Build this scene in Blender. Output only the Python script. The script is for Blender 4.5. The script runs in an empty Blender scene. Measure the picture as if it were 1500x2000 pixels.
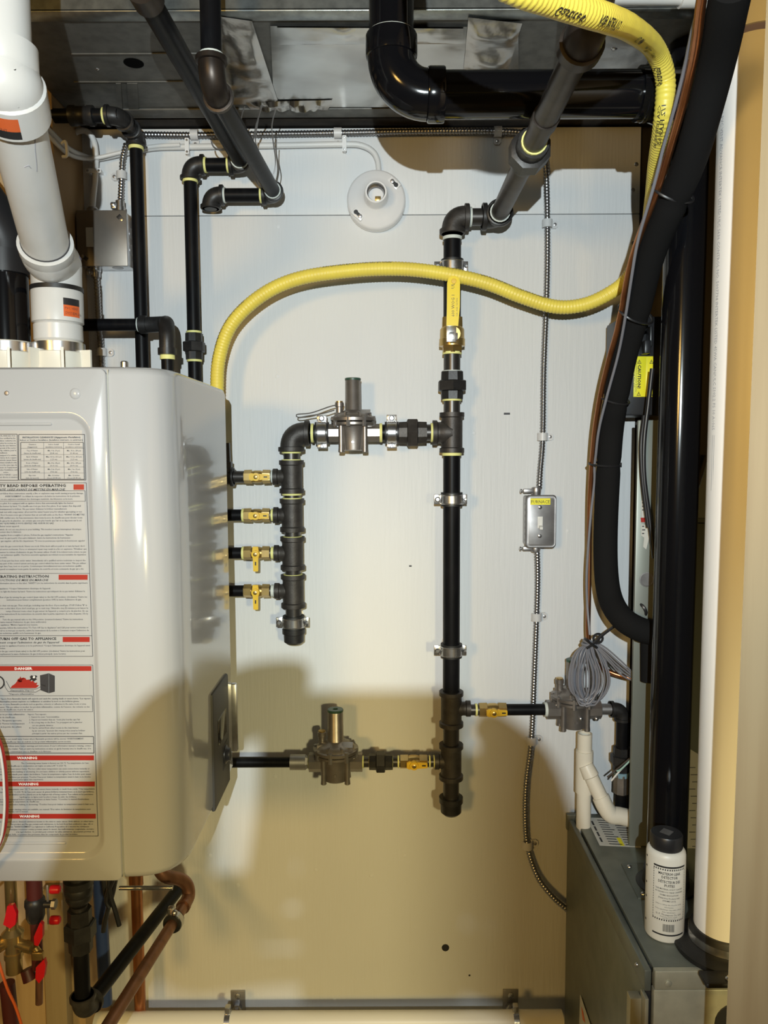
import bpy, bmesh, math, random
from math import pi, sin, cos, tan, radians
from mathutils import Vector as V, Matrix
random.seed(7)
sc = bpy.context.scene
COL = sc.collection

# ------------------------------------------------------------------ camera
D = 1.60            # camera to back wall (wall is y = 0, room towards -y)
CZ = 1.50           # camera height
FPX = 1500.0        # focal length in pixels of the 1500x2000 frame
PITCH, ROLL = radians(4.5), radians(-0.26)
CAM = V((0, -D, CZ))
RC = Matrix.Rotation(pi/2 - PITCH, 3, 'X') @ Matrix.Rotation(ROLL, 3, 'Z')
cd = bpy.data.cameras.new('camera'); co = bpy.data.objects.new('camera', cd); COL.objects.link(co)
co.location = CAM; co.rotation_euler = RC.to_euler()
cd.sensor_fit = 'HORIZONTAL'; cd.sensor_width = 36.0; cd.lens = 36.0*FPX/1500.0
cd.clip_start = 0.01; cd.clip_end = 50
sc.camera = co

# ------------------------------------------------------------------ world, lamps, exposure
wd = bpy.data.worlds.new('world'); sc.world = wd; wd.use_nodes = True
bg = wd.node_tree.nodes['Background']
bg.inputs[0].default_value = (1.0, 0.80, 0.50, 1); bg.inputs[1].default_value = 0.035
sc.view_settings.view_transform = 'Standard'; sc.view_settings.look = 'None'
sc.view_settings.gamma = 1.0; sc.view_settings.use_curve_mapping = False
sc.view_settings.exposure = 0.0
LAMP = V((-0.024, -2.055, CZ + 0.161))   # the photographer's headlamp

def spot(name, loc, target, energy, color, size, blend, radius):
    l = bpy.data.lights.new(name, 'SPOT'); o = bpy.data.objects.new(name, l); COL.objects.link(o)
    l.energy = energy; l.color = color; l.spot_size = radians(size); l.spot_blend = blend; l.shadow_soft_size = radius
    o.location = loc; o.rotation_euler = (V(target) - V(loc)).to_track_quat('-Z', 'Y').to_euler()
    return o
spot('headlamp_light', LAMP, (0.03, 0, CZ + 0.26), 122, (0.885, 0.985, 1.0), 104, 1.0, 0.006)
spot('basement_lamp_light', (0.60, -2.60, 1.46), (-0.16, 0, 0.22), 124, (1.0, 0.85, 0.41), 57, 1.0, 0.075)
spot('left_fill_light', (-1.7, -4.2, 1.95), (0.20, 0, 0.75), 175, (1.0, 0.60, 0.16), 62, 1.0, 0.30)  # added warm fill from the left, no known lamp there
spot('side_fill_light', (0.585, -1.55, 1.72), (0.47, -.5, 1.66), 15, (1.0, 0.62, 0.17), 130, 0.6, 0.05)  # added fill that yellows the right white vent pipe, an invented source

# ------------------------------------------------------------------ placing helpers
def W(px, py, d):
    """point of the photo's pixel (px, py) lying d metres in front of the back wall"""
    r = RC @ V(((px - 750)/FPX, (1000 - py)/FPX, -1))
    return CAM + r*((D - d)/r.y)
def WX(px, py, x):
    r = RC @ V(((px - 750)/FPX, (1000 - py)/FPX, -1)); return CAM + r*(x/r.x)
def WZ(px, py, z):
    r = RC @ V(((px - 750)/FPX, (1000 - py)/FPX, -1)); return CAM + r*((z - CZ)/r.z)
FWD = RC @ V((0, 0, -1))
def rad(px, p):          # half-width px at point p in metres
    return px*((p - CAM).dot(FWD))/FPX
X, Y, Z = V((1, 0, 0)), V((0, 1, 0)), V((0, 0, 1))

# ------------------------------------------------------------------ materials
MATS = {}
def mat(name, col, rough=0.5, metal=0.0, spec=0.5, noise=None, bump=None, coat=0, trans=0):
    """noise=(scale xyz, detail, colour b, lo, hi); bump=(scale xyz, strength, distance)"""
    m = bpy.data.materials.new(name); m.use_nodes = True; nt = m.node_tree; N = nt.nodes; L = nt.links
    b = N['Principled BSDF']
    b.inputs['Base Color'].default_value = (*col, 1); b.inputs['Roughness'].default_value = rough
    b.inputs['Metallic'].default_value = metal; b.inputs['Specular IOR Level'].default_value = spec
    b.inputs['Coat Weight'].default_value = coat
    b.inputs['Transmission Weight'].default_value = trans
    def coords(scale):
        tc = N.new('ShaderNodeTexCoord'); mp = N.new('ShaderNodeMapping'); mp.inputs['Scale'].default_value = scale
        L.new(tc.outputs['Object'], mp.inputs['Vector']); return mp.outputs['Vector']
    if noise:
        s, det, c2, lo, hi = noise
        t = N.new('ShaderNodeTexNoise'); t.inputs['Scale'].default_value = 1; t.inputs['Detail'].default_value = det
        L.new(coords(s), t.inputs['Vector'])
        r = N.new('ShaderNodeValToRGB'); r.color_ramp.elements[0].position = lo; r.color_ramp.elements[1].position = hi
        r.color_ramp.elements[0].color = (*col, 1); r.color_ramp.elements[1].color = (*c2, 1)
        L.new(t.outputs['Fac'], r.inputs['Fac']); L.new(r.outputs['Color'], b.inputs['Base Color'])
    if bump:
        s, st, di = bump
        t = N.new('ShaderNodeTexNoise'); t.inputs['Scale'].default_value = 1; t.inputs['Detail'].default_value = 4
        L.new(coords(s), t.inputs['Vector'])
        bp = N.new('ShaderNodeBump'); bp.inputs['Strength'].default_value = st; bp.inputs['Distance'].default_value = di
        L.new(t.outputs['Fac'], bp.inputs['Height']); L.new(bp.outputs['Normal'], b.inputs['Normal'])
    MATS[name] = m
    return m
mat('paint', (.72, .73, .735), .50, spec=.30, noise=((3, 3, 1.5), 3, (.66, .67, .675), .35, .75), bump=((150, 40, 10), .55, .0014))
mat('void', (.003, .003, .003), .9, spec=.05)
mat('armor', (.36, .36, .37), .30, .95)
mat('dark_wood', (.035, .026, .018), .8, noise=((40, 40, 3), 4, (.015, .011, .008), .3, .7))
mat('plywood', (.50, .34, .17), .7, noise=((30, 5, 2.2), 5, (.36, .23, .105), .3, .72), bump=((90, 20, 4), .25, .001))
mat('pine', (.33, .25, .138), .65, noise=((60, 30, 2.0), 5, (.255, .18, .09), .35, .78), bump=((140, 60, 5), .2, .001))
mat('concrete', (.30, .29, .27), .9, noise=((8, 8, 8), 6, (.22, .21, .2), .3, .7))
mat('black_pipe', (.0055, .0055, .0065), .40, spec=.13, noise=((40, 40, 14), 4, (.014, .0135, .014), .5, .8), bump=((200, 200, 60), .06, .0006))
mat('bare_steel', (.062, .050, .042), .40, .7, noise=((30, 30, 30), 4, (.034, .027, .023), .35, .7))
mat('iron', (.075, .068, .062), .5, .55, noise=((60, 60, 60), 4, (.045, .040, .037), .3, .7), bump=((320, 320, 320), .35, .0008))
mat('iron_dark', (.038, .037, .037), .42, .4, noise=((60, 60, 60), 4, (.022, .021, .021), .3, .7), bump=((300, 300, 300), .2, .0006))
mat('nipple', (.07, .065, .062), .35, .7)
mat('alloy', (.30, .275, .255), .38, .75, noise=((50, 50, 50), 4, (.235, .215, .20), .3, .7), bump=((350, 350, 350), .18, .0005))
mat('brass', (.62, .44, .17), .30, .9, noise=((40, 40, 40), 3, (.50, .36, .15), .35, .7))
mat('tape', (.83, .80, .30), .6)
mat('dope', (.62, .66, .62), .6)
mat('yellow', (.80, .52, .035), .38, noise=((40, 40, 40), 3, (.74, .45, .03), .4, .7))
mat('lever_yellow', (.88, .66, .02), .30)
mat('csst', (.86, .70, .10), .42, noise=((25, 25, 25), 3, (.80, .64, .10), .35, .7))
mat('zinc', (.62, .62, .63), .26, .95, noise=((60, 60, 60), 3, (.48, .48, .49), .35, .7))
mat('steel_dull', (.40, .39, .39), .42, .85, noise=((40, 40, 40), 4, (.30, .29, .29), .35, .7))
mat('box_steel', (.28, .25, .215), .45, .8, noise=((14, 14, 14), 5, (.21, .185, .16), .35, .7))
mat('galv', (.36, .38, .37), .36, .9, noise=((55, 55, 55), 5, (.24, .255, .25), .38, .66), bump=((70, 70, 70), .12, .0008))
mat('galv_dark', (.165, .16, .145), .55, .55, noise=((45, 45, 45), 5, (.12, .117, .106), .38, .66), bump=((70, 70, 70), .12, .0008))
mat('foil', (.57, .57, .55), .24, 1.0, noise=((6, 9, 6), 4, (.40, .39, .37), .35, .7), bump=((5, 9, 5), .35, .006))
mat('foil_crumpled', (.44, .42, .39), .26, 1.0, bump=((14, 14, 14), .5, .006))
mat('duct_tape', (.42, .42, .41), .42, .5, noise=((30, 30, 30), 4, (.33, .33, .33), .35, .7), bump=((60, 60, 60), .4, .002))
mat('pvc', (.66, .65, .63), .30, noise=((30, 30, 9), 5, (.61, .60, .57), .45, .8))
mat('pvc_matte', (.86, .84, .82), .42, noise=((20, 20, 5), 4, (.82, .80, .78), .45, .8))
mat('cream', (.74, .70, .60), .38)
mat('purple', (.22, .19, .34), .5)
mat('abs', (.0045, .0045, .0055), .12, spec=.42)
mat('foam', (.0095, .0095, .010), .9, spec=.12, bump=((240, 240, 240), .25, .0006))
mat('rubber', (.012, .012, .012), .5)
mat('black_plastic', (.016, .016, .018), .38)
mat('grey_panel', (.06, .058, .056), .5, spec=.3)
mat('coil_case_shaded', (.055, .06, .05), .75, spec=.2)  # coil case steel with the stud's shade put into its colour
mat('copper', (.55, .235, .105), .30, .95, noise=((40, 40, 12), 4, (.42, .16, .07), .35, .7))
mat('copper_dull', (.30, .145, .085), .42, .7, noise=((50, 50, 12), 5, (.20, .10, .06), .35, .7))
mat('porcelain', (.78, .77, .77), .16, coat=.3)
mat('enamel', (.455, .45, .445), .14, coat=.35)
mat('seam', (.42, .40, .33), .5)
mat('label', (.43, .425, .415), .35)
mat('notice', (.20, .195, .18), .6)
mat('ink', (.018, .018, .020), .5)
mat('ink_soft', (.035, .035, .04), .5)
mat('ink_faint', (.38, .38, .42), .5)
mat('red', (.36, .022, .015), .4)
mat('red_plastic', (.58, .010, .016), .35)
mat('red_dark', (.075, .012, .010), .5)
mat('white_ink', (.84, .82, .79), .4)
mat('orange', (.70, .13, .03), .4)
mat('grey_ink', (.12, .12, .13), .5)
mat('caution', (.88, .80, .03), .4)
mat('cable', (.68, .68, .67), .42)
mat('clip', (.60, .60, .60), .4)
mat('clip_white', (.78, .78, .78), .4)
mat('wire_grey', (.20, .20, .225), .42)
mat('wire_brown', (.06, .045, .035), .5)
mat('wire_green', (.30, .48, .42), .5)
mat('wire_white', (.75, .74, .70), .5)
mat('furnace', (.185, .20, .175), .42, .55, noise=((30, 30, 30), 4, (.15, .165, .145), .35, .7))
mat('furnace_front', (.44, .43, .34), .42, .45, noise=((40, 40, 40), 4, (.36, .35, .28), .35, .7))
mat('coil_case', (.24, .255, .23), .42, .5, noise=((20, 20, 20), 4, (.23, .25, .22), .35, .7))
mat('sticker', (.55, .55, .51), .5)
mat('bottle', (.76, .74, .67), .40)
mat('blue', (.030, .055, .16), .4)
mat('dark_green', (.03, .075, .05), .4)
mat('blue_dope', (.20, .33, .40), .5)
mat('skin', (.55, .36, .27), .55)
mat('cloth', (.05, .06, .08), .9)
mat('glass_black', (.01, .01, .012), .1)
mat('lens_glow', (.9, .9, .9), .2)

# ------------------------------------------------------------------ mesh building
def link(bm, name, m, parent=None, label=None, kind=None, angle=38):
    bm.normal_update()
    lim = radians(angle)
    for f in bm.faces: f.smooth = True
    for e in bm.edges:
        if len(e.link_faces) == 2 and e.calc_face_angle(0) > lim: e.smooth = False
    me = bpy.data.meshes.new(name)
    o = bpy.data.objects.new(name, me); COL.objects.link(o)
    org = V((0, 0, 0))
    if parent is not None:
        o.parent = parent; org = V(parent['_o'])
        if parent.get('_mesh'): pass
        bmesh.ops.translate(bm, verts=bm.verts, vec=-org)
    bm.to_mesh(me); bm.free()
    me.materials.append(MATS[m])
    o['_o'] = tuple(org)
    if label: o['label'] = label
    if kind: o['kind'] = kind
    return o
def part(name, parent, m, *ops, label=None, kind=None, angle=38):
    bm = bmesh.new()
    for op in ops: op(bm)
    bmesh.ops.recalc_face_normals(bm, faces=bm.faces)
    return link(bm, name, m, parent, label, kind, angle)
def flat(name, parent, m, *ops, label=None, kind=None):
    bm = bmesh.new()
    for op in ops: op(bm)
    return link(bm, name, m, parent, label, kind)
def thing(name, label, cat, loc, group=None):
    o = bpy.data.objects.new(name, None); COL.objects.link(o); o.location = loc
    o.empty_display_size = .02
    o['label'] = label; o['category'] = cat; o['_o'] = tuple(loc)
    if group: o['group'] = group
    return o
def solo(name, label, cat, m, *ops, group=None, kind=None, angle=38):
    o = part(name, None, m, *ops, angle=angle)
    vs = [v.co for v in o.data.vertices]
    c = sum(vs, V((0, 0, 0)))/len(vs)
    o.data.transform(Matrix.Translation(-c)); o.location = c; o['_o'] = tuple(c)
    o['label'] = label; o['category'] = cat
    if group: o['group'] = group
    if kind: o['kind'] = kind
    return o

def perp(d):
    d = d.normalized(); a = Z if abs(d.z) < .9 else X
    u = d.cross(a).normalized(); return u, d.cross(u).normalized()
def smooth(pts, n=8):
    """Catmull-Rom through pts"""
    P = [pts[0]*2 - pts[1]] + list(pts) + [pts[-1]*2 - pts[-2]]; out = []
    for i in range(1, len(P) - 2):
        a, b, c, d = P[i-1], P[i], P[i+1], P[i+2]
        for k in range(n):
            t = k/n
            out.append(.5*((2*b) + (c - a)*t + (2*a - 5*b + 4*c - d)*t*t + (3*b - a - 3*c + d)*t**3))
    out.append(pts[-1].copy()); return out
def resample(pts, step):
    L = [0]
    for a, b in zip(pts, pts[1:]): L.append(L[-1] + (b - a).length)
    n = max(2, int(L[-1]/step)); out = []; j = 0
    for i in range(n + 1):
        s = L[-1]*i/n
        while j < len(pts) - 2 and L[j+1] < s: j += 1
        seg = L[j+1] - L[j]
        out.append(pts[j].lerp(pts[j+1], (s - L[j])/seg if seg else 0))
    return out
def frames(pts):
    T = []
    for i in range(len(pts)):
        a = pts[max(0, i-1)]; b = pts[min(len(pts)-1, i+1)]; T.append((b - a).normalized())
    u, v = perp(T[0]); F = []
    for i, t in enumerate(T):
        u = (u - t*u.dot(t)).normalized(); v = t.cross(u); F.append((pts[i], t, u.copy(), v.copy()))
    return F
def tube_(pts, r, n=16, cap=True, closed=False):
    def op(bm):
        F = frames(pts); rings = []
        if closed:
            pass
        for i, (p, t, u, v) in enumerate(F):
            rr = r(i, len(F)) if callable(r) else (r[i] if isinstance(r, (list, tuple)) else r)
            rings.append([bm.verts.new(p + (u*cos(2*pi*k/n) + v*sin(2*pi*k/n))*rr) for k in range(n)])
        pairs = list(zip(rings, rings[1:]))
        if closed: pairs.append((rings[-1], rings[0]))
        for a, b in pairs:
            for k in range(n): bm.faces.new((a[k], a[(k+1) % n], b[(k+1) % n], b[k]))
        if cap and not closed:
            bm.faces.new(rings[0][::-1]); bm.faces.new(rings[-1])
    return op
def cyl_(a, b, r, n=20): return tube_([a, b], r, n)
def lathe_(p, d, prof, n=20, rot=0, cap=True):
    """prof = [(t along d, radius)]"""
    def op(bm):
        dd = d.normalized(); u, v = perp(dd); rings = []
        for t, r in prof:
            rings.append([bm.verts.new(p + dd*t + (u*cos(rot + 2*pi*k/n) + v*sin(rot + 2*pi*k/n))*r) for k in range(n)])
        for a, b in zip(rings, rings[1:]):
            for k in range(n): bm.faces.new((a[k], a[(k+1) % n], b[(k+1) % n], b[k]))
        if cap: bm.faces.new(rings[0][::-1]); bm.faces.new(rings[-1])
    return op
def box_(c, s, bev=0.0, rot=None, seg=2):
    def op(bm):
        r = bmesh.ops.create_cube(bm, size=1)
        vs = r['verts']; bmesh.ops.scale(bm, vec=V(s), verts=vs)
        if bev > 0:
            es = list({e for v in vs for e in v.link_edges})
            q = bmesh.ops.bevel(bm, geom=es, offset=bev, segments=seg, profile=.5, affect='EDGES')
            vs = list({v for f in q['faces'] for v in f.verts} | {v for v in vs if v.is_valid})
        if rot is not None: bmesh.ops.rotate(bm, cent=(0, 0, 0), matrix=rot, verts=vs)
        bmesh.ops.translate(bm, vec=c, verts=vs)
    return op
def boxpp_(a, b, bev=0.0, seg=2):
    lo = V([min(a[i], b[i]) for i in range(3)]); hi = V([max(a[i], b[i]) for i in range(3)])
    return box_((lo + hi)/2, hi - lo, bev, None, seg)
def prism_(poly, vec):
    def op(bm):
        a = [bm.verts.new(p) for p in poly]; b = [bm.verts.new(p + vec) for p in poly]; n = len(poly)
        bm.faces.new(a[::-1]); bm.faces.new(b)
        for k in range(n): bm.faces.new((a[k], a[(k+1) % n], b[(k+1) % n], b[k]))
    return op
def poly_(pts):
    def op(bm): bm.faces.new([bm.verts.new(p) for p in pts])
    return op
def ball_(c, r, s=(1, 1, 1), n=12):
    def op(bm):
        q = bmesh.ops.create_uvsphere(bm, u_segments=n, v_segments=max(6, n//2), radius=r)
        bmesh.ops.scale(bm, vec=V(s), verts=q['verts']); bmesh.ops.translate(bm, vec=c, verts=q['verts'])
    return op
def ring_(c, axis, R, r, n=28, m=8, a0=0, a1=2*pi, flatk=1.0, u0=None):
    """torus (or arc of it)"""
    d = axis.normalized(); u, v = perp(d)
    if u0 is not None: u = u0.normalized(); v = d.cross(u)
    full = abs(a1 - a0 - 2*pi) < 1e-6
    def op(bm):
        k = n if full else n + 1; R_ = []
        for i in range(k):
            a = a0 + (a1 - a0)*i/n; e = u*cos(a) + v*sin(a)
            R_.append([bm.verts.new(c + e*(R + r*cos(2*pi*j/m)) + d*(r*flatk*sin(2*pi*j/m))) for j in range(m)])
        pr = list(zip(R_, R_[1:])) + ([(R_[-1], R_[0])] if full else [])
        for a, b in pr:
            for j in range(m): bm.faces.new((a[j], a[(j+1) % m], b[(j+1) % m], b[j]))
        if not full: bm.faces.new(R_[0][::-1]); bm.faces.new(R_[-1])
    return op
def band_(c, axis, R0, R1, h, n=28):
    """rectangular-section ring"""
    return lathe_(c, axis, [(-h/2, R0), (-h/2, R1), (h/2, R1), (h/2, R0), (-h/2, R0)], n, 0, False)

# ------------------------------------------------------------------ text
_tx = {}
def txt(s, bold=0.0, shear=0.0):
    k = (s, bold, shear)
    if k not in _tx:
        c = bpy.data.curves.new('t', 'FONT'); c.body = s; c.size = 1; c.resolution_u = 1; c.offset = bold; c.shear = shear
        o = bpy.data.objects.new('t', c)
        me = o.to_mesh(); vs = [(v.co.x, v.co.y) for v in me.vertices]; fs = [tuple(p.vertices) for p in me.polygons]
        o.to_mesh_clear(); bpy.data.objects.remove(o); bpy.data.curves.remove(c)
        _tx[k] = (vs, fs, max([v[0] for v in vs], default=0), min([v[0] for v in vs], default=0))
    return _tx[k]
def text_(s, fn, size, align='l', width=None, bold=0.0, shear=0.0):
    """fn(u, v) -> point; u, v in metres"""
    vs, fs, x1, x0 = txt(s, bold, shear); w = x1 - x0
    sx = (width/w if width else size)
    off = {'l': -x0, 'r': -x1, 'c': -(x0 + x1)/2}[align]
    def op(bm):
        q = [bm.verts.new(fn((x + off)*sx, y*size)) for x, y in vs]
        for f in fs:
            try: bm.faces.new([q[i] for i in f])
            except ValueError: pass
    return op
def plane_fn(o, ex=X, ey=Z):
    return lambda u, v: o + ex*u + ey*v
def rectline_(fn, u0, v0, u1, v1, w):
    """outlined rectangle in fn coordinates"""
    def q(a, b, c, d): return poly_([fn(a, b), fn(c, b), fn(c, d), fn(a, d)])
    ops = [q(u0, v0, u1, v0 + w), q(u0, v1 - w, u1, v1), q(u0, v0, u0 + w, v1), q(u1 - w, v0, u1, v1)]
    def op(bm):
        for o in ops: o(bm)
    return op
def rect_(fn, u0, v0, u1, v1): return poly_([fn(u0, v0), fn(u1, v0), fn(u1, v1), fn(u0, v1)])

# ------------------------------------------------------------------ pipe fittings
def elbow_(p, da, db, r, L=None, k=1.22, kc=1.45):
    da, db = da.normalized(), db.normalized(); L = L or r*2.2; rb = r*k; rc = r*kc
    pts = []; R = L*.80; a0, b0 = p + da*R, p + db*R
    N = 9
    for i in range(N + 1):
        t = i/N; pts.append(a0*(1-t)**2 + p*2*t*(1-t) + b0*t*t)
    h = r*.55
    pts = [p + da*L] + pts + [p + db*L]
    def op(bm):
        tube_(pts, rb, 18)(bm)
        for d in (da, db):
            lathe_(p + d*L, d, [(-h, rb), (-h*.9, rc), (-h*.1, rc), (0, rc*.95), (0, r*.8)], 20, 0, True)(bm)
    return op
def tee_(p, ax, br, r, L=None, rbr=None, Lb=None, k=1.24, kc=1.45):
    ax, br = ax.normalized(), br.normalized(); L = L or r*2.2; rbr = rbr or r; Lb = Lb or L; rb = r*k; rc = r*kc; h = r*.5
    def op(bm):
        lathe_(p, ax, [(-L, rc*.94), (-L, rc), (-L + h, rc), (-L + h*1.2, rb), (L - h*1.2, rb), (L - h, rc), (L, rc), (L, rc*.94)], 22)(bm)
        q = rbr*k; c = rbr*kc
        lathe_(p, br, [(0, q*1.05), (rb*.9, q*1.12), (rb*1.1, q), (Lb - h*1.2, q), (Lb - h, c), (Lb, c), (Lb, c*.9)], 20)(bm)
    return op
def union_(p, ax, r, L=None):
    L = L or r*1.9
    def op(bm):
        lathe_(p, ax, [(-L, r*1.05), (-L, r*1.32), (-L*.35, r*1.36), (L*.35, r*1.36), (L, r*1.32), (L, r*1.05)], 8, pi/8)(bm)
        lathe_(p, ax, [(-L*.42, r*1.55), (-L*.36, r*1.78), (L*.30, r*1.78), (L*.36, r*1.6)], 6, 0)(bm)
    return op
def cap_(p, ax, r, L=None):
    L = L or r*2.0
    return lathe_(p, ax, [(0, r*1.1), (0, r*1.45), (L*.3, r*1.45), (L*.34, r*1.28), (L*.85, r*1.25), (L, r*.9), (L*1.02, 0.001)], 20)
def tring_(p, ax, r, h=.005): return lathe_(p, ax, [(-h/2, r), (-h/2, r*1.12), (h/2, r*1.12), (h/2, r)], 18)
from mathutils import noise as NZ
def struct(name, m, *ops, parent=None, angle=38):
    o = part(name, parent, m, *ops, angle=angle)
    if parent is None: o['kind'] = 'structure'
    return o
# ------------------------------------------------------------------ the room
ZB = W(700, 250, 0).z           # top edge of the white boards
ZJ = W(700, 420, 0).z           # joint between the two boards
XL, XR = W(162, 330, 0).x, W(1251, 330, 0).x
struct('floor', 'concrete', boxpp_(V((-2.2, .1, -.05)), V((2.2, -5.2, 0))))
ceil = struct('ceiling', 'dark_wood', boxpp_(V((-2.2, .1, 2.62)), V((2.2, -1.9, 2.66))))
for jx in (-1.3, -.9, .95, 1.35):
    part('joist', ceil, 'pine', boxpp_(V((jx, .02, 2.40)), V((jx + .038, -1.5, 2.62)), .002))
wb = struct('wall_back', 'dark_wood', boxpp_(V((-1.6, .013, 0)), V((1.7, .05, 2.62))))
part('board', wb, 'paint', boxpp_(V((XL - .06, 0, ZJ + .0007)), V((XR, .0125, ZB)), .0012))
part('board', wb, 'paint', boxpp_(V((XL - .06, 0, .0)), V((XR, .0125, ZJ - .0007)), .0012))
for (px, py) in ((1243, 321), (1236, 371), (1237, 475), (925, 402), (938, 308), (543, 442), (617, 1699), (725, 1711), (537, 1517), (410, 1671), (464, 1729), (653, 1953), (790, 1672), (926, 846), (1109, 1037), (541, 735), (549, 800)):
    p = W(px, py, 0)
    part('nail_head', wb, 'paint' if px < 1200 else 'zinc', lathe_(p + Y*.001, -Y, [(0, .0048), (.0016, .0042), (.0021, .002), (.0021, .0001)], 10))
part('knot_hole', wb, 'ink', lathe_(W(870, 1851, 0) + Y*.001, -Y, [(0, .0088), (.0014, .0082), (.0015, .0001)], 12))
part('knot_hole', wb, 'ink', lathe_(W(917, 1905, 0) + Y*.001, -Y, [(0, .0026), (.0014, .0022), (.0015, .0001)], 8))
part('gouge', wb, 'ink_soft', boxpp_(W(984, 806, 0) + Y*.001, W(996, 810, 0) - Y*.0006))
part('gouge', wb, 'ink_soft', boxpp_(W(799, 1104, 0) + Y*.001, W(804, 1107, 0) - Y*.0006))
# dark header beam in the gap between the boards and the duct
struct('trim_1', 'dark_wood', boxpp_(V((-1.2, .012, ZB + .004)), V((1.3, -.035, ZB + .11)), .002))
# plywood-clad partition on the left: its edge stands 14 cm proud of the boards
wl = struct('wall_left', 'plywood', boxpp_(V((XL, .012, 0)), V((-1.5, -.14, 2.40)), .002))
part('stud', wl, 'pine', boxpp_(W(134, 1720, .145) , V((W(92, 1720, .145).x, -.175, 0.0)), .003))
part('plywood_sheet', wl, 'plywood', boxpp_(V((XL - .028, -.139, .0)), V((-1.2, -.152, CZ + .05)), .001))
# pale framing stud close to the camera on the right
XS = W(1461, 1000, D - .85).x
TH = radians(25.6); fx, lx = V((cos(TH), -sin(TH), 0)), V((sin(TH), cos(TH), 0)); lean_ = V((.0175, 0, 2.60))
s0 = V((XS - .0115, -(D - .85), 0))
tr = struct('trim_2', 'pine', prism_([s0, s0 + fx*.089, s0 + fx*.089 + lx*.038, s0 + lx*.038], lean_))

# added out-of-frame panel that keeps the side fill light off the back wall
struct('light_block_right', 'plywood', boxpp_(V((.452, -.80, 0)), V((.47, -1.75, 2.60))))

# ------------------------------------------------------------------ sheet metal duct overhead
ZD = W(600, 225, .05).z
YF = WZ(600, 19, ZD).y
def zp(px, py, off=0.0): return WZ(px, py, ZD) - Z*off
duct = thing('air_duct', 'galvanized sheet metal air duct running across the top under the ceiling', 'duct', (0, (YF - .05)/2, ZD))
XD0, XD1 = XL + .002, .66
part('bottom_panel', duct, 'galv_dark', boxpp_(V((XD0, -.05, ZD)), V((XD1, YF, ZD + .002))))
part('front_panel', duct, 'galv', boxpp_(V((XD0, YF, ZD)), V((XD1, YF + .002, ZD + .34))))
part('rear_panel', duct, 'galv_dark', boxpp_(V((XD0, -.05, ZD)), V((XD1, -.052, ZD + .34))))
part('drive_cleat', duct, 'galv', boxpp_(V((XD0, YF - .003, ZD - .003)), V((XD1, YF + .024, ZD)), .001))
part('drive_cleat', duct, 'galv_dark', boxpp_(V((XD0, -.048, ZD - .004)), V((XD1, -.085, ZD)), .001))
part('seam_strip', duct, 'galv_dark', boxpp_(zp(140, 106), zp(430, 102) - Z*.002, .0005))
part('seam_strip', duct, 'galv_dark', boxpp_(zp(145, 160), zp(430, 157) - Z*.002, .0005))
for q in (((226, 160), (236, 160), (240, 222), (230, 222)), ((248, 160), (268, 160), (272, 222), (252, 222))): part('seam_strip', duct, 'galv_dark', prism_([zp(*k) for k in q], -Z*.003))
part('hole', duct, 'void', lathe_(zp(261, 123) + Z*.0005, -Z, [(0, .0165), (.0012, .0165), (.0013, .0001)], 24))
part('screw', duct, 'zinc', ball_(zp(190, 135), .0035, (1, 1, .6), 8))
part('screw', duct, 'zinc', ball_(zp(1200, 88, .004), .006, (1, 1, .6), 10))
def sheet_(c, nx, ny, amp, sc_, off=.002, seed=0):
    """crinkled foil between four underside points, c = pixel corners"""
    q = [zp(*k) for k in c]
    def op(bm):
        g = []
        for j in range(ny + 1):
            row = []
            for i in range(nx + 1):
                u, v = i/nx, j/ny
                p = q[0].lerp(q[1], u).lerp(q[3].lerp(q[2], u), v)
                e = min(u, 1-u, v, 1-v)*6
                h = NZ.noise(V((p.x*sc_ + seed, p.y*sc_*1.6, seed*2.1)))
                h = abs(h)*1.6 + .5*abs(NZ.noise(V((p.x*sc_*2.7, p.y*sc_*3 + seed, 4.0))))
                row.append(bm.verts.new(p - Z*(off + amp*h*min(1, e))))
            g.append(row)
        for j in range(ny):
            for i in range(nx): bm.faces.new((g[j][i], g[j][i+1], g[j+1][i+1], g[j+1][i]))
    return op
flat('foil_sheet', duct, 'foil', sheet_(((528, 47), (1012, 49), (1014, 206), (535, 206)), 44, 16, .0028, 7, .003, 1))
flat('foil_strip', duct, 'foil', sheet_(((540, 46), (905, 48), (905, 78), (545, 80)), 40, 5, .004, 26, .006, 2))
flat('foil_patch', duct, 'foil_crumpled', sheet_(((424, 26), (492, 36), (545, 200), (440, 200)), 22, 26, .009, 9, .004, 3))
flat('foil_patch', duct, 'foil_crumpled', sheet_(((915, 26), (1020, 38), (990, 138), (905, 134)), 20, 20, .008, 9, .006, 5))
flat('foil_edge', duct, 'foil_crumpled', sheet_(((478, 194), (650, 190), (640, 210), (490, 209)), 36, 5, .010, 40, .005, 6))
flat('tape_patch', duct, 'duct_tape', sheet_(((1165, 52), (1285, 72), (1248, 150), (1128, 148)), 16, 16, .004, 14, .004, 8))
# round branch duct at the right end
rc_ = W(1345, 150, .30)
rd = thing('round_duct', 'dull grey round branch duct with a foil collar behind the yellow hose', 'duct', rc_)
part('shell', rd, 'galv_dark', lathe_(V((.675, -.22, ZD + .045)), X, [(0, .12), (.010, .128), (.02, .12), (.55, .12)], 40))
part('foil_collar', rd, 'foil_crumpled', lathe_(V((.76, -.22, ZD + .045)), X, [(0, .1215), (.01, .126), (.03, .122), (.05, .127), (.07, .1215)], 40))
part('foil_flap', rd, 'foil', prism_([W(1245, 229, .12), W(1295, 222, .12), W(1300, 250, .12), W(1275, 243, .12)], Y*.004))

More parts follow.
